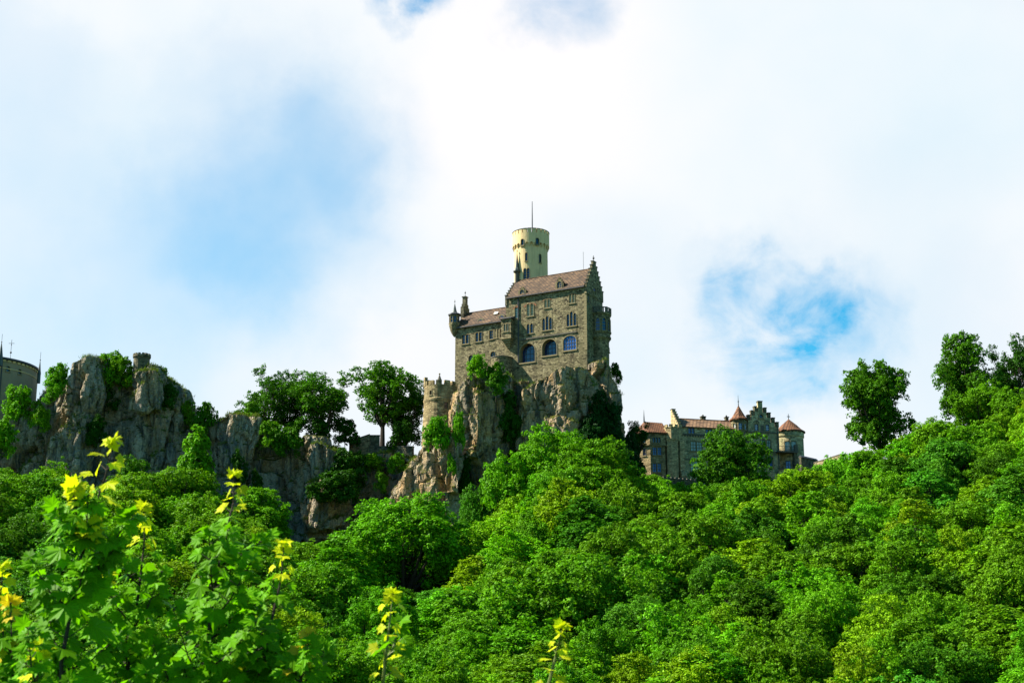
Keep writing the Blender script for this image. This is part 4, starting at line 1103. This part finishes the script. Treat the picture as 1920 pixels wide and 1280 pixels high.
def tree_proto(seed, Ht=10., Rc=4.5, base=.22, nl=10, lobe=.45, leaf=.2, clump=.75, per=70, gaps=.1, flat=.75, shape='round', trunk_r=.28, upw=.6, limbs=True, hole=0, spread=.72, rough=.14):
    """one kind of tree: crown of lobes, each lobe of clumps, each clump of leaf sprays; tapered trunk and limbs"""
    g = np.random.default_rng(seed)
    zc_ = Ht * (base + 1) / 2; hz = Ht * (1 - base) / 2
    L = []
    for k in range(nl):
        for _ in range(30):
            d = unit(g.normal(size=3)); rr = g.uniform(.45, spread)
            z = d[2] * rr
            if shape == 'cone': w = (1 - (z + 1) / 2) * 1.15 + .12
            elif shape == 'dome': w = 1.0 if z > -.3 else 1.05
            elif shape == 'oval': w = 1.1 - .5 * max(0, z)
            elif shape == 'mound': z = g.uniform(-.85, .75); w = 1.35 * (1 - max(0, z) * .6)
            else: w = 1.0
            c = np.array([d[0] * Rc * rr * w, d[1] * Rc * rr * w, zc_ + z * hz * 1.05])
            lr = Rc * lobe * g.uniform(.75, 1.2) * (.7 + .3 * w if shape == 'cone' else 1)
            if all(np.linalg.norm(c - q_[0]) > .45 * (lr + q_[1]) for q_ in L): break
        L.append((c, lr))
    L.append((np.array([0, 0, zc_ + hz * .45]), Rc * lobe)); L.append((np.array([0, 0, zc_ - hz * .1]), Rc * lobe * 1.15))
    Cs = []; Ns = []; Cr = []
    for c, lr in L:
        n = int(4 * math.pi * lr * lr / (clump * clump) * 1.15) + 4
        d = unit(g.normal(size=(n, 3))); d[:, 2] *= flat
        p = c + d * lr * (1 + rough * g.normal(size=(n, 1))).clip(.6, 1.5)
        keep = np.ones(n, bool)
        for c2, r2 in L:
            if c2 is c: continue
            keep &= np.linalg.norm((p - c2) / np.array([1, 1, flat]), axis=1) > r2 * .86
        keep &= (d[:, 2] > -.72) | (g.random(n) < .35)
        keep &= (vnoise(p / 1.4, seed) > -1 + gaps * 4) | (g.random(n) < .15)
        keep &= p[:, 2] > (.05 if shape != 'mound' else -.12) * Ht
        if hole: keep &= ~((np.abs(p[:, 0] - .6) < hole) & (p[:, 1] < 1.0) & (p[:, 2] < .60 * Ht) & (p[:, 2] > .0))
        Cs.append(p[keep]); Ns.append(unit(d[keep])); Cr.append(g.uniform(.5, 1.1, keep.sum()) * clump)
    Cs = np.concatenate(Cs); Ns = np.concatenate(Ns); Cr = np.concatenate(Cr)
    n = len(Cs)
    idx = np.repeat(np.arange(n), np.maximum(8, (per * (Cr / clump) ** 2 * g.uniform(.6, 1.3, n)).astype(int)))
    m_ = len(idx)
    d = unit(g.normal(size=(m_, 3))); d = unit(d + .55 * Ns[idx] + np.array([0, 0, .35]))
    rad = Cr[idx] * g.beta(3.2, 1.2, m_)
    off = d * rad[:, None]; off[:, 2] *= .72; off += Ns[idx] * (rough * 3.0 * Cr[idx] * g.beta(1.2, 2.2, m_))[:, None]
    P = Cs[idx] + off
    nr = unit(.55 * d + .25 * Ns[idx] + np.array([0, 0, upw]) + .62 * g.normal(size=(m_, 3)) * .8)
    # sparse leaves within the crown
    k = int(m_ * .12); ii = g.integers(0, len(L), k)
    Pi = np.array([L[i][0] for i in ii]) + unit(g.normal(size=(k, 3))) * np.array([L[i][1] for i in ii])[:, None] * g.uniform(.2, .8, (k, 1))
    P = np.concatenate([P, Pi]); nr = np.concatenate([nr, unit(g.normal(size=(k, 3)) + [0, 0, .5])])
    s = leaf * g.uniform(.55, 1.25, len(P))
    rr_ = np.quantile(np.hypot(P[:, 0], P[:, 1]), .965); zz_q = np.quantile(P[:, 2], .996)
    crown = mesh_quads('crown', quads(P, nr, s, .62, g), M['leaf'])
    tm = None
    if limbs:
        t_ = MB()
        top = zc_ + hz * .2; bend = g.normal(size=(2,)) * .25
        tp = [(0, 0, -1.2), (0, 0, 0), (bend[0] * .4, bend[1] * .4, Ht * base * .7), (bend[0], bend[1], Ht * base * 1.2), (bend[0] * 1.4, bend[1] * .6, top)]
        t_.tube(tp, [trunk_r * 1.35, trunk_r * 1.1, trunk_r * .85, trunk_r * .7, trunk_r * .18], 8)
        for c, lr in L:
            a = Vector((bend[0] * .8, bend[1] * .8, Ht * base * g.uniform(.75, 1.3))); e = Vector(c)
            mid = a.lerp(e, .5) + Vector((0, 0, -.08 * Ht * g.random()))
            t_.tube([a, mid, e], [trunk_r * .5, trunk_r * .32, trunk_r * .1], 6)
            for q_ in range(3):
                d = Vector(unit(g.normal(size=3))) * lr * .85; t_.tube([mid.lerp(e, .6), e + d], [trunk_r * .16, trunk_r * .04], 4)
        to = t_.build('trunk', M['bark']); tm = to.data; bpy.data.objects.remove(to)
    return crown, tm, zz_q, rr_

PROTO = {}
def proto(kind, *a, **k): PROTO.setdefault(kind, []).append(tree_proto(*a, **k))
# near forest: fine sprays
for sd in (1, 2, 3, 4, 5): proto('near', sd, Ht=12, leaf=.115, clump=.50, per=60, nl=24, lobe=.28, gaps=.16, flat=1.0, upw=.3, base=.06, shape='oval', rough=.24, spread=.8)
for sd in (6, 7): proto('near', sd, Ht=13, Rc=3.8, leaf=.115, clump=.50, per=60, nl=24, lobe=.30, gaps=.16, flat=1.0, upw=.3, base=.06, shape='cone', rough=.24)
# middle distance
for sd in (11, 12, 13, 14): proto('mid', sd, Ht=12, leaf=.15, clump=.60, per=48, nl=23, lobe=.28, gaps=.16, flat=1.0, upw=.35, base=.06, shape='oval', rough=.22, spread=.8)
for sd in (15, 16): proto('mid', sd, Ht=13, Rc=4, leaf=.15, clump=.60, per=48, nl=22, lobe=.30, gaps=.16, flat=1.0, upw=.35, base=.06, shape='cone', rough=.22)
for sd in (21, 22, 23): proto('far', sd, Ht=12, Rc=5.0, base=.02, leaf=.18, clump=.68, per=44, nl=25, lobe=.26, gaps=.16, flat=.95, upw=.4, shape='oval', rough=.2, spread=.82)
for sd in (31, 32): proto('open', sd, Ht=12, Rc=5.5, base=.0, leaf=.19, clump=.72, per=38, nl=25, lobe=.20, gaps=.20, trunk_r=.3, flat=.95, upw=.3, spread=.95, rough=.24)
proto('bare', 35, Ht=14, Rc=5.5, base=.30, leaf=.19, clump=.72, per=38, nl=24, lobe=.21, gaps=.18, trunk_r=.36, flat=.95, upw=.3, spread=.9, rough=.24)
proto('ash', 41, Ht=15, Rc=9, base=.20, nl=30, lobe=.22, leaf=.18, clump=.85, per=66, gaps=.15, shape='oval', trunk_r=.6, flat=.95, hole=1.7)
proto('column', 51, Ht=10, Rc=2.6, base=.02, nl=18, lobe=.36, leaf=.18, clump=.62, per=44, shape='cone', gaps=.16)
for sd in (61, 62): proto('big', sd, Ht=14, Rc=6.2, base=.03, nl=28, lobe=.24, leaf=.18, clump=.72, per=46, gaps=.15, flat=1.0, upw=.4, shape='oval', rough=.2, spread=.8)
for sd in (71, 72, 73, 74): proto('shrub', sd, Ht=3, Rc=2, base=.0, nl=11, lobe=.34, leaf=.16, clump=.5, per=32, gaps=.17, trunk_r=.05, flat=.95, upw=.3, shape='mound')
for sd in (81, 82): proto('ivy', sd, Ht=4, Rc=2.4, base=.0, nl=10, lobe=.38, leaf=.18, clump=.55, per=40, gaps=.08, trunk_r=.06, shape='mound')

GREEN = {'mid': (.084, .215, .005), 'deep': (.046, .142, .005), 'bright': (.090, .262, .005), 'yellow': (.138, .275, .005),
         'dark': (.022, .080, .005), 'blue': (.058, .200, .010), 'lime': (.112, .300, .005)}
def tree(kind, base, h, w, tint, name, label, cat, group=None, jit=.12, variant=None):
    v = PROTO[kind]; i = variant if variant is not None else random.randrange(len(v)); cr, tr, Ht, Rc = v[i % len(v)]
    e = empty(name, base, random.uniform(0, 6.28) if kind != 'ash' else 0.0, label, cat, group)
    sx, sz = w / (2 * Rc), h / Ht; e.scale = (sx, sx, sz)
    c = link_obj('crown' if kind not in ('shrub', 'ivy') else 'foliage', cr, e)
    col = [q_ * .93 for q_ in GREEN[tint]]; j = [random.uniform(1 - jit, 1 + jit) for _ in range(2)]
    c.color = (col[0] * j[0] * j[1], col[1] * j[1], col[2] * j[1], 1)
    if tr: link_obj('trunk' if kind not in ('shrub', 'ivy') else 'stem', tr, e)
    return e
def ptree(kind, px, ptop, pbase, wpx, Y, tint, name, label, cat='tree', group=None, variant=None, jit=.06):
    """a tree seen in the photo, at its own distance"""
    tp = at(px, ptop, Y)
    if pbase is None: z = float(ground(tp.x, Y)) - .3
    else: z = at(px, pbase, Y).z
    return tree(kind, (tp.x, Y, z), tp.z - z, wpx * Y * 1.06 / FPX, tint, name, label, cat, group, jit, variant)

# trees that can be told apart
ptree('open', 503, 684, 812, 104, 307, 'deep', 'broadleaf_tree', 'leftmost rounded tree on the middle cliff top, against the sky')
ptree('open', 545, 702, 812, 80, 313, 'dark', 'broadleaf_tree', 'dark tree in the middle of the row on the cliff top')
ptree('open', 605, 692, 818, 125, 306, 'deep', 'broadleaf_tree', 'wide dark tree at the right end of the cliff-top row')
ptree('bare', 720, 686, 840, 135, 312, 'deep', 'broadleaf_tree', 'tall tree with bare forked trunks beside the round bastion')
ptree('open', 762, 715, 845, 85, 316, 'dark', 'broadleaf_tree', 'dark tree touching the left side of the round bastion', variant=0)
ptree('shrub', 752, 790, 842, 55, 306, 'dark', 'shrub', 'dark bush at the foot of the tree beside the bastion', 'shrub')
ptree('shrub', 648, 785, 828, 50, 306, 'dark', 'shrub', 'dark bush hanging over the right end of the middle cliff', 'shrub')
ptree('far', 1640, 680, 850, 132, 300, 'deep', 'lime_tree', 'solitary dense round tree on the ridge right of the mansion', variant=1)
ptree('far', 1802, 628, 800, 118, 302, 'deep', 'broadleaf_tree', 'tall tree on the right ridge, its top the highest of all', variant=0)
ptree('open', 1892, 636, 790, 90, 306, 'dark', 'broadleaf_tree', 'loose dark tree cut by the right edge of the ridge')
ptree('far', 1838, 720, 830, 110, 294, 'mid', 'broadleaf_tree', 'lower tree leaning on the tallest tree of the right ridge')
ptree('far', 1905, 730, 850, 110, 288, 'mid', 'broadleaf_tree', 'bushy tree below the loose dark tree at the right edge')
ptree('open', 1197, 788, 850, 42, 312, 'dark', 'broadleaf_tree', 'small thin tree between the castle rock and the mansion')
ptree('big', 1376, 806, None, 158, 290, 'deep', 'broadleaf_tree', 'big dark tree hiding the middle of the mansion', variant=0)
ptree('ash', 765, 932, None, 255, 236, 'bright', 'ash_tree', 'big spreading ash with dark forked trunk below the castle rock')
ptree('column', 372, 803, None, 66, 284, 'bright', 'broadleaf_tree', 'narrow upright tree in front of the gap between the two left cliffs')
ptree('big', 1040, 802, None, 150, 277, 'bright', 'broadleaf_tree', 'bright tall tree against the middle of the castle rock', variant=1)
ptree('far', 958, 852, None, 112, 274, 'bright', 'broadleaf_tree', 'bright tree in front of the shaded face of the castle rock')
ptree('big', 1118, 828, None, 170, 268, 'mid', 'broadleaf_tree', 'broad tree below the ivy on the castle rock', variant=0)
ptree('far', 890, 915, None, 62, 276, 'blue', 'broadleaf_tree', 'small dark green tree at the foot of the tan rock spur')
ptree('far', 102, 872, None, 125, 284, 'mid', 'broadleaf_tree', 'round tree under the pale pillar of the left cliff')
ptree('far', 18, 884, None, 100, 280, 'mid', 'broadleaf_tree', 'tree at the left edge below the cliff')
ptree('far', 250, 862, None, 95, 286, 'deep', 'broadleaf_tree', 'dark tree below the watchtower cliff')
ptree('far', 338, 878, None, 140, 276, 'mid', 'broadleaf_tree', 'wide tree at the foot of the narrow upright tree')
ptree('far', 492, 915, None, 110, 280, 'bright', 'broadleaf_tree', 'bright tree under the middle cliff')
ptree('far', 1225, 892, None, 120, 284, 'mid', 'broadleaf_tree', 'tree in front of the retaining wall of the mansion')
ptree('mid', 1500, 880, None, 150, 268, 'yellow', 'broadleaf_tree', 'yellow-green tree below the orange cone of the mansion')
ptree('mid', 1850, 900, None, 150, 235, 'yellow', 'broadleaf_tree', 'pale yellow-green crown high on the right slope')

# shrubs growing on the cliffs
SH = [(560, 782, 818, 46, 305, 'deep', 'bush between the first two trees on the cliff top'), (600, 786, 824, 40, 304, 'dark', 'dark bush under the wide tree of the cliff-top row'), (475, 752, 785, 30, 303, 'mid', 'little bush at the left foot of the cliff-top trees'), (40, 724, 780, 60, 297, 'bright', 'bright bush below the curved castle wing'), (74, 752, 806, 46, 296, 'mid', 'bush on the left slope below the castle wing'),
      (112, 682, 735, 52, 298, 'bright', 'bush leaning on the left side of the pale pillar'), (100, 726, 752, 40, 295, 'bright', 'small bush on the slope left of the pillar'),
      (202, 660, 712, 58, 302, 'bright', 'leafy bush right of the pillar top'), (232, 668, 722, 58, 301, 'mid', 'bush left of the small watchtower'),
      (300, 688, 735, 44, 302, 'deep', 'bush on the shoulder right of the watchtower'), (318, 718, 765, 38, 300, 'dark', 'dark bush lower on the shoulder right of the watchtower'),
      (352, 752, 810, 50, 303, 'mid', 'bush filling the left of the gap between the cliffs'), (385, 755, 815, 46, 302, 'deep', 'bush filling the right of the gap between the cliffs'),
      (8, 785, 850, 55, 295, 'bright', 'bush at the left edge halfway up the cliff'), (182, 780, 830, 40, 296, 'dark', 'dark bush in the hollow of the left cliff'),
      (200, 720, 770, 48, 301, 'dark', 'dark bush in the recess right of the pillar'), (445, 842, 905, 36, 295, 'dark', 'dark bush on the face of the middle cliff'),
      (510, 788, 835, 52, 299, 'mid', 'bush below the leftmost cliff-top tree'), (540, 800, 850, 50, 299, 'deep', 'bush on the brink of the middle cliff'),
      (655, 845, 905, 75, 300.5, 'dark', 'dark bush below the sloping brown wall'), (630, 880, 935, 85, 293, 'dark', 'dark bush on the ledge of the overhanging boulder'),
      (590, 905, 930, 45, 292, 'dark', 'small dark bush left on the ledge of the overhanging boulder'), (700, 850, 880, 44, 301.5, 'mid', 'small bush under the bridge wall'),
      (820, 780, 838, 48, 284, 'bright', 'bright bush at the foot of the bastion'), (862, 772, 838, 26, 284, 'bright', 'tall narrow bush on the edge of the tan spur'),
      (845, 850, 888, 22, 283, 'bright', 'small bush low on the tan spur'), (745, 850, 884, 44, 299, 'bright', 'bush on the left ridge of the tan spur'),
      (716, 884, 918, 28, 298.5, 'mid', 'small bush on the lower left ridge of the tan spur'), (896, 664, 706, 36, 286, 'lime', 'bright bush in front of the castle terrace'),
      (930, 680, 735, 46, 286, 'deep', 'bush below the terrace of the castle'), (948, 735, 800, 50, 292, 'dark', 'dark bush in the cleft of the castle rock'),
      (962, 770, 850, 46, 292, 'dark', 'lower dark bush in the cleft of the castle rock'), (1154, 680, 715, 22, 303, 'dark', 'tuft of leaves on the right edge of the castle rock'),
      (868, 850, 925, 36, 289, 'dark', 'dark bush at the foot of the cleft'), (480, 880, 920, 28, 296, 'dark', 'small dark bush low on the middle cliff')]
for px, a, b_, w, Y, tint, lab in SH:
    ptree('shrub', px, a, b_, w, Y - 1.0, tint, 'shrub', lab, 'shrub', 'shrubs growing on the cliffs')
# ivy over the right flank of the castle rock
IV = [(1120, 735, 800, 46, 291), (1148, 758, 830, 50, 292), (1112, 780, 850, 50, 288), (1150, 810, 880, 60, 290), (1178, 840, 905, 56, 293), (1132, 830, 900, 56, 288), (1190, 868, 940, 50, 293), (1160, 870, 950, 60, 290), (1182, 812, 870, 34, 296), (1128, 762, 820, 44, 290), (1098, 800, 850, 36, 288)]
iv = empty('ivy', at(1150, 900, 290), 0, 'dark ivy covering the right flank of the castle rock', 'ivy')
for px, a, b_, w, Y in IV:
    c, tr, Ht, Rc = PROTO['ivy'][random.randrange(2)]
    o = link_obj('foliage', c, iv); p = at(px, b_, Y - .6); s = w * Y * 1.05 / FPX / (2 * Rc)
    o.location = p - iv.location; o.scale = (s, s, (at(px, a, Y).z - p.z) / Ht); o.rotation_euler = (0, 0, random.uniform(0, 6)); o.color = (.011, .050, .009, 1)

# forest covering the slope
LIM = [(-200, 890), (0, 890), (150, 895), (420, 890), (450, 955), (530, 985), (570, 1025), (690, 1020), (715, 985), (850, 990), (900, 945), (950, 900), (1040, 850), (1180, 860), (1210, 905), (1320, 912), (1450, 912), (1500, 880), (1560, 850), (1640, 822), (1700, 800), (1760, 775), (1820, 760), (1920, 720), (2200, 700)]
lx, ly = zip(*LIM)
def zone(px, py):
    if px < 560: return 'below the left cliffs' if py < 1010 else 'low on the left slope behind the maples'
    if px < 900: return 'around the big ash below the castle rock' if py < 1080 else 'at the bottom of the middle slope'
    if px < 1320: return 'below the castle rock' if py < 1060 else 'at the bottom of the slope under the castle'
    if py < 920: return 'along the ridge right of the mansion'
    if px < 1620: return 'on the slope below the mansion' if py < 1080 else 'at the bottom of the slope under the mansion'
    return 'on the upper right slope' if py < 1060 else 'in the bottom right corner'
pts = []
Y = 138.0; row = 0
while Y < 300:
    st = 7.0 + (Y - 138) * .010
    half = 0.36 * Y + 8; x = -half + (row % 2) * st / 2
    while x < half:
        pts.append((x + random.uniform(-.33, .33) * st, Y + random.uniform(-.33, .33) * st)); x += st * 1.02
    Y += st * .95; row += 1
NAMED = [(o.location.x, o.location.y, o.scale[0] * 4.5) for o in COL.objects if o.get('category') == 'tree' and o.location.y < 290]
words = {'mid': 'green', 'deep': 'deep green', 'bright': 'bright green', 'yellow': 'yellow-green', 'blue': 'cool green', 'lime': 'fresh lime green', 'dark': 'dark green'}
count = 0; spots = []
for x, y in pts:
    z = float(ground(x, y)); px = 960 + FPX * x / (y * math.cos(PITCH) + (z + 7) * math.sin(PITCH))
    if px < -70 or px > 1990: continue
    if any((x - a) ** 2 + (y - b_) ** 2 < (.85 * r + 1.2) ** 2 for a, b_, r in NAMED): continue
    h = random.uniform(9, 13) if random.random() < .5 else random.uniform(11, 15)
    w = min(h * random.uniform(.66, 1.05), 13.0)
    hw = .42 * w * FPX / y; lim = max(np.interp(px + k_ * hw, lx, ly) for k_ in (-1, -.5, 0, .5, 1)) - 6
    if y < 237 and 650 < px < 885: lim = max(lim, 1112 - .12 * abs(px - 775))
    zt_max = at(px, lim, y).z
    if z + h > zt_max:
        h2 = zt_max - z
        if h2 < 3.0: continue
        w *= (h2 / h) ** .5; h = h2
    fy = y * math.cos(PITCH) + (z + h - CAMZ) * math.sin(PITCH)
    py = 640 - FPX * ((z + h - CAMZ) * math.cos(PITCH) - y * math.sin(PITCH)) / fy
    if py > 1290: continue
    spots.append((x, y, z, h, w, px, py))
def roll(px, py):
    r = random.random(); nz = mnoise(Vector((px / 170, py / 120, 2.0)))
    if nz > .30: return 'yellow' if r < .6 else 'lime'
    if nz < -.34: return 'blue' if r < .6 else 'deep'
    return 'mid' if r < .5 else 'bright' if r < .75 else 'deep' if r < .88 else 'yellow'
for x, y, z, h, w, px, py in spots:
    tint = roll(px, py)
    kind = 'near' if y < 190 else 'mid' if y < 250 else 'far'
    lab = words[tint] + ' forest tree ' + zone(px, py)
    if random.random() < .16 and 170 < y: kind = random.choice(('big', 'open', 'far'))
    tree(kind, (x, y, z - .4), h + .4, w, tint, 'forest_tree', lab, 'tree', lab.replace('tree ', 'trees '), .16)
    count += 1
print('forest trees', count)

# grass along the brinks of the cliffs and on the slope of the left crag
g = np.random.default_rng(5)
def tufts(P, Nn, sel, dens, hgt):
    P = P[sel]; k = g.random(len(P)) < dens; P = P[k]
    idx = np.repeat(np.arange(len(P)), 7); C = P[idx] + g.normal(size=(len(idx), 3)) * np.array([.22, .22, .05])
    up = unit(np.array([0, 0, 1.]) + .35 * g.normal(size=C.shape)); sd = unit(np.cross(up, g.normal(size=C.shape)))
    hh = hgt * g.uniform(.5, 1.2, (len(C), 1)); V = np.empty((len(C), 4, 3))
    V[:, 0] = C - sd * .05; V[:, 1] = C + sd * .05; V[:, 2] = C + up * hh + sd * .02; V[:, 3] = C + up * hh - sd * .02
    return V.reshape(-1, 3)
Vs = []
for P, Nn in ((P1, N1), (P2, N2), (P3, N3)):
    patch = vnoise(P / 3.0, 99)
    Vs.append(tufts(P, Nn, (Nn[:, 2] > .5) & (patch > (-.3 if P is not P3 else .25)), .6, .55))
    Vs.append(tufts(P, Nn, (Nn[:, 2] > .15) & (Nn[:, 2] < .5) & (patch > .25), .35, .4))
gm_ = mesh_quads('grass', np.concatenate(Vs), M['leaf']); go = link_obj('grass', gm_); go.color = (.085, .125, .015, 1)
tag(go, 'short grass on the ledges and brinks of the cliffs', None, None, 'stuff')

# ------------------------------------------------------------------ maple saplings in the foreground
LOBES = [(0, 1.0), (9, .80), (20, .62), (27, .72), (35, .62), (49, .94), (58, .78), (67, .60), (77, .67), (87, .52), (104, .70), (120, .46), (150, .30), (172, .18)]
def leaf_outline():
    o = []
    for a, r in LOBES: o.append((R(a), r))
    pts_ = [(r * math.sin(a), r * math.cos(a)) for a, r in o]
    left = [(-x, y) for x, y in reversed(pts_[1:])]
    return pts_ + [(0, -.12)] + left
OUT = leaf_outline()
def add_leaf(mb, base, direction, normal, size, fold, g_):
    """a lobed maple blade: its stalk end at base, its tip along direction"""
    d = Vector(direction).normalized(); nn = Vector(normal); nn = (nn - d * nn.dot(d)).normalized(); sd = d.cross(nn)
    c = Vector(base) + d * size * .12
    def pt(x, y):
        r2 = x * x + y * y
        return c + (sd * x + d * y) * size * .62 + nn * size * (-fold * r2 * .5 + .12 * abs(x) + g_.uniform(-.02, .02))
    vs = [c + nn * size * .02] + [pt(x, y) for x, y in OUT]; n = len(OUT)
    mb.add(vs, [(0, i + 1, (i + 1) % n + 1) for i in range(n)])
def shoot(mbs, path, rad, tipn, spacing, size_tip, size_base, g_, young=.38, branches=0, yl=1.0, leafy_to=None):
    """leaf pairs up a stem; the youngest at the tip are small and yellow"""
    stem, fol, yng, upr = mbs
    stem.tube(path, rad, 6)
    P = [Vector(p) for p in path]; seg = [(P[i + 1] - P[i]).length for i in range(len(P) - 1)]; tot = sum(seg)
    def on(s):
        for i, l in enumerate(seg):
            if s <= l or i == len(seg) - 1: return P[i].lerp(P[i + 1], min(1, s / l)), (P[i + 1] - P[i]).normalized()
            s -= l
    s = 0.0; k = 0; ang = g_.uniform(0, 6.28)
    while s < tot * .97:
        f = s / tot; p, ax = on(tot - s)
        dist = s
        sz = size_tip + (size_base - size_tip) * min(1, dist / .55)
        yellow = dist < young * yl
        ang += math.pi / 2 + g_.uniform(-.3, .3)
        n_l = 2 if dist > .03 else tipn if dist < .012 else 4
        for j in range(n_l):
            a = ang + j * 2 * math.pi / n_l + g_.uniform(-.25, .25)
            hv = Vector((math.cos(a), math.sin(a), 0))
            pet = sz * g_.uniform(.35, .7) * (1 if dist > .06 else .25)
            e = p + (hv * .85 + Vector((0, 0, .55))).normalized() * pet
            stem.tube([p, e], [.0020, .0012], 4)
            dr = (hv * .8 + Vector((0, 0, g_.uniform(-1.0, .1) if dist > .05 else g_.uniform(-.4, .8)))).normalized()
            nm_ = Vector((-.15, -.55, .75)) + hv * .5 + Vector((g_.uniform(-.6, .6), g_.uniform(-.7, .3), 0))
            add_leaf(yng if yellow else upr if dist < young * yl * 1.55 and young else fol, e, dr, nm_, sz * g_.uniform(.75, 1.2), g_.uniform(.15, .5), g_)
        k += 1
        s += spacing * (.42 + .6 * min(1, dist / .7)) * g_.uniform(.85, 1.15)
    if branches:
        for b_ in range(int(branches * .85)):
            s = g_.uniform(.30, .97) * tot; p, ax = on(tot - s)
            a = g_.uniform(0, 6.28); ln = g_.uniform(.10, .20 + .22 * min(1, s / tot))
            hv = Vector((math.cos(a), math.sin(a) * .8, 0)); e = p + (hv + Vector((0, 0, g_.uniform(.5, 1.3)))).normalized() * ln
            m_ = p.lerp(e, .5) + Vector((0, 0, -.03))
            shoot(mbs, [p, m_, e], [.0045, .003, .0015], 3, .065, .07, .125, g_, young=.07 if g_.random() < .14 else 0, branches=0)

SAP = [  # (path in the photo, distance, tip leaf, base leaf, branches, label)
    ([(115, 1400), (118, 1240), (150, 1060), (172, 960), (196, 890), (212, 826)], 5.9, .062, .20, 20, 'tallest maple sapling with a broad yellow top, in front of the left cliff'),
    ([(225, 1420), (240, 1250), (262, 1110), (268, 1010), (266, 950)], 6.5, .055, .16, 18, 'maple sapling with a yellow top just right of the tallest sapling'),
    ([(375, 1420), (384, 1260), (398, 1120), (424, 1000), (437, 940), (438, 892)], 6.2, .050, .17, 22, 'maple sapling with a small yellow top in front of the middle cliff'),
    ([(470, 1420), (492, 1260), (510, 1160), (526, 1085), (531, 1018)], 6.3, .055, .16, 12, 'maple sapling with a yellow top right of the middle cliff saplings'),
    ([(545, 1420), (555, 1330), (565, 1250), (576, 1188)], 6.0, .055, .13, 6, 'short maple shoot with an orange-yellow top beside the ash'),
    ([(705, 1420), (716, 1290), (728, 1190), (736, 1112)], 6.0, .048, .13, 2, 'lone maple shoot with a yellow tip below the ash trunk'),
    ([(1010, 1400), (1024, 1300), (1042, 1230), (1054, 1175)], 6.0, .05, .10, 0, 'rightmost maple shoot rising alone from the lower edge'),
    ([(30, 1420), (28, 1330), (22, 1240), (16, 1130)], 6.1, .06, .15, 14, 'maple sapling with orange young leaves at the left edge'),
    ([(-20, 1420), (-14, 1250), (-4, 1140), (2, 1062)], 6.6, .06, .15, 12, 'maple sapling half cut off by the left edge'),
    ([(60, 1420), (64, 1340), (70, 1270), (76, 1215)], 5.6, .06, .15, 10, 'low maple shoot at the bottom left corner'),
    ([(440, 1430), (446, 1350), (452, 1270), (450, 1190)], 6.6, .07, .15, 12, 'all-green maple sapling low beside the middle sapling'),
    ([(180, 1430), (182, 1350), (190, 1270), (196, 1200)], 6.9, .07, .16, 14, 'all-green maple sapling low beside the tallest sapling'),
]
for n, (pp_, Y, st_, sb, nb_, lab) in enumerate(SAP):
    g_ = random.Random(100 + n)
    w0 = [at(px, py, Y) for px, py in pp_]
    zg_ = float(ground(w0[0].x, Y)); foot = Vector((w0[0].x - (w0[1].x - w0[0].x) * 1.2, Y, zg_))
    root = empty('maple_sapling', foot, 0, lab, 'sapling', 'maple saplings in the foreground')
    full = [foot, foot.lerp(w0[0], .5) + Vector((.02, 0, 0))] + w0
    # leaves only along the traced upper stem; the lower stem is bare
    mbs = (MB(), MB(), MB(), MB())
    loc = [p - foot for p in full]
    r0 = .010; k = len(full)
    mbs[0].tube(loc[:3], [r0 * 1.3, r0 * 1.15, r0], 6)
    green = 'all-green' in lab
    for i in range(3, len(loc)): loc[i] = loc[i] + Vector((0, g_.uniform(-.03, .03), 0))
    shoot(mbs, loc[2:], [r0 * (1 - .8 * i / (k - 3)) for i in range(k - 2)], 8, .078, st_ * .95, sb * .72, g_, young=0 if green else g_.uniform(.15, .24) * (1.5 if 'lone' in lab or 'rightmost' in lab or 'broad' in lab else 1), branches=nb_)
    so_ = mbs[0].build('stem', M['bark'] if not ('lone' in lab or 'rightmost' in lab) else M['shoot'], root)
    fo = mbs[1].build('foliage', M['maple'], root); fo.color = (.088, .25, .003, 1)
    if mbs[3].v:
        uo_ = mbs[3].build('upper_leaves', M['maple'], root); uo_.color = (.115, .30, .004, 1); uo_['label'] = 'lime green leaves below the shoot tip'
    if mbs[2].v:
        yo = mbs[2].build('young_leaves', M['maple'], root); yo.color = (.44, .50, .010, 1) if 'orange' not in lab else (.52, .42, .02, 1)
        yo['label'] = 'yellow young leaves at the shoot tip'
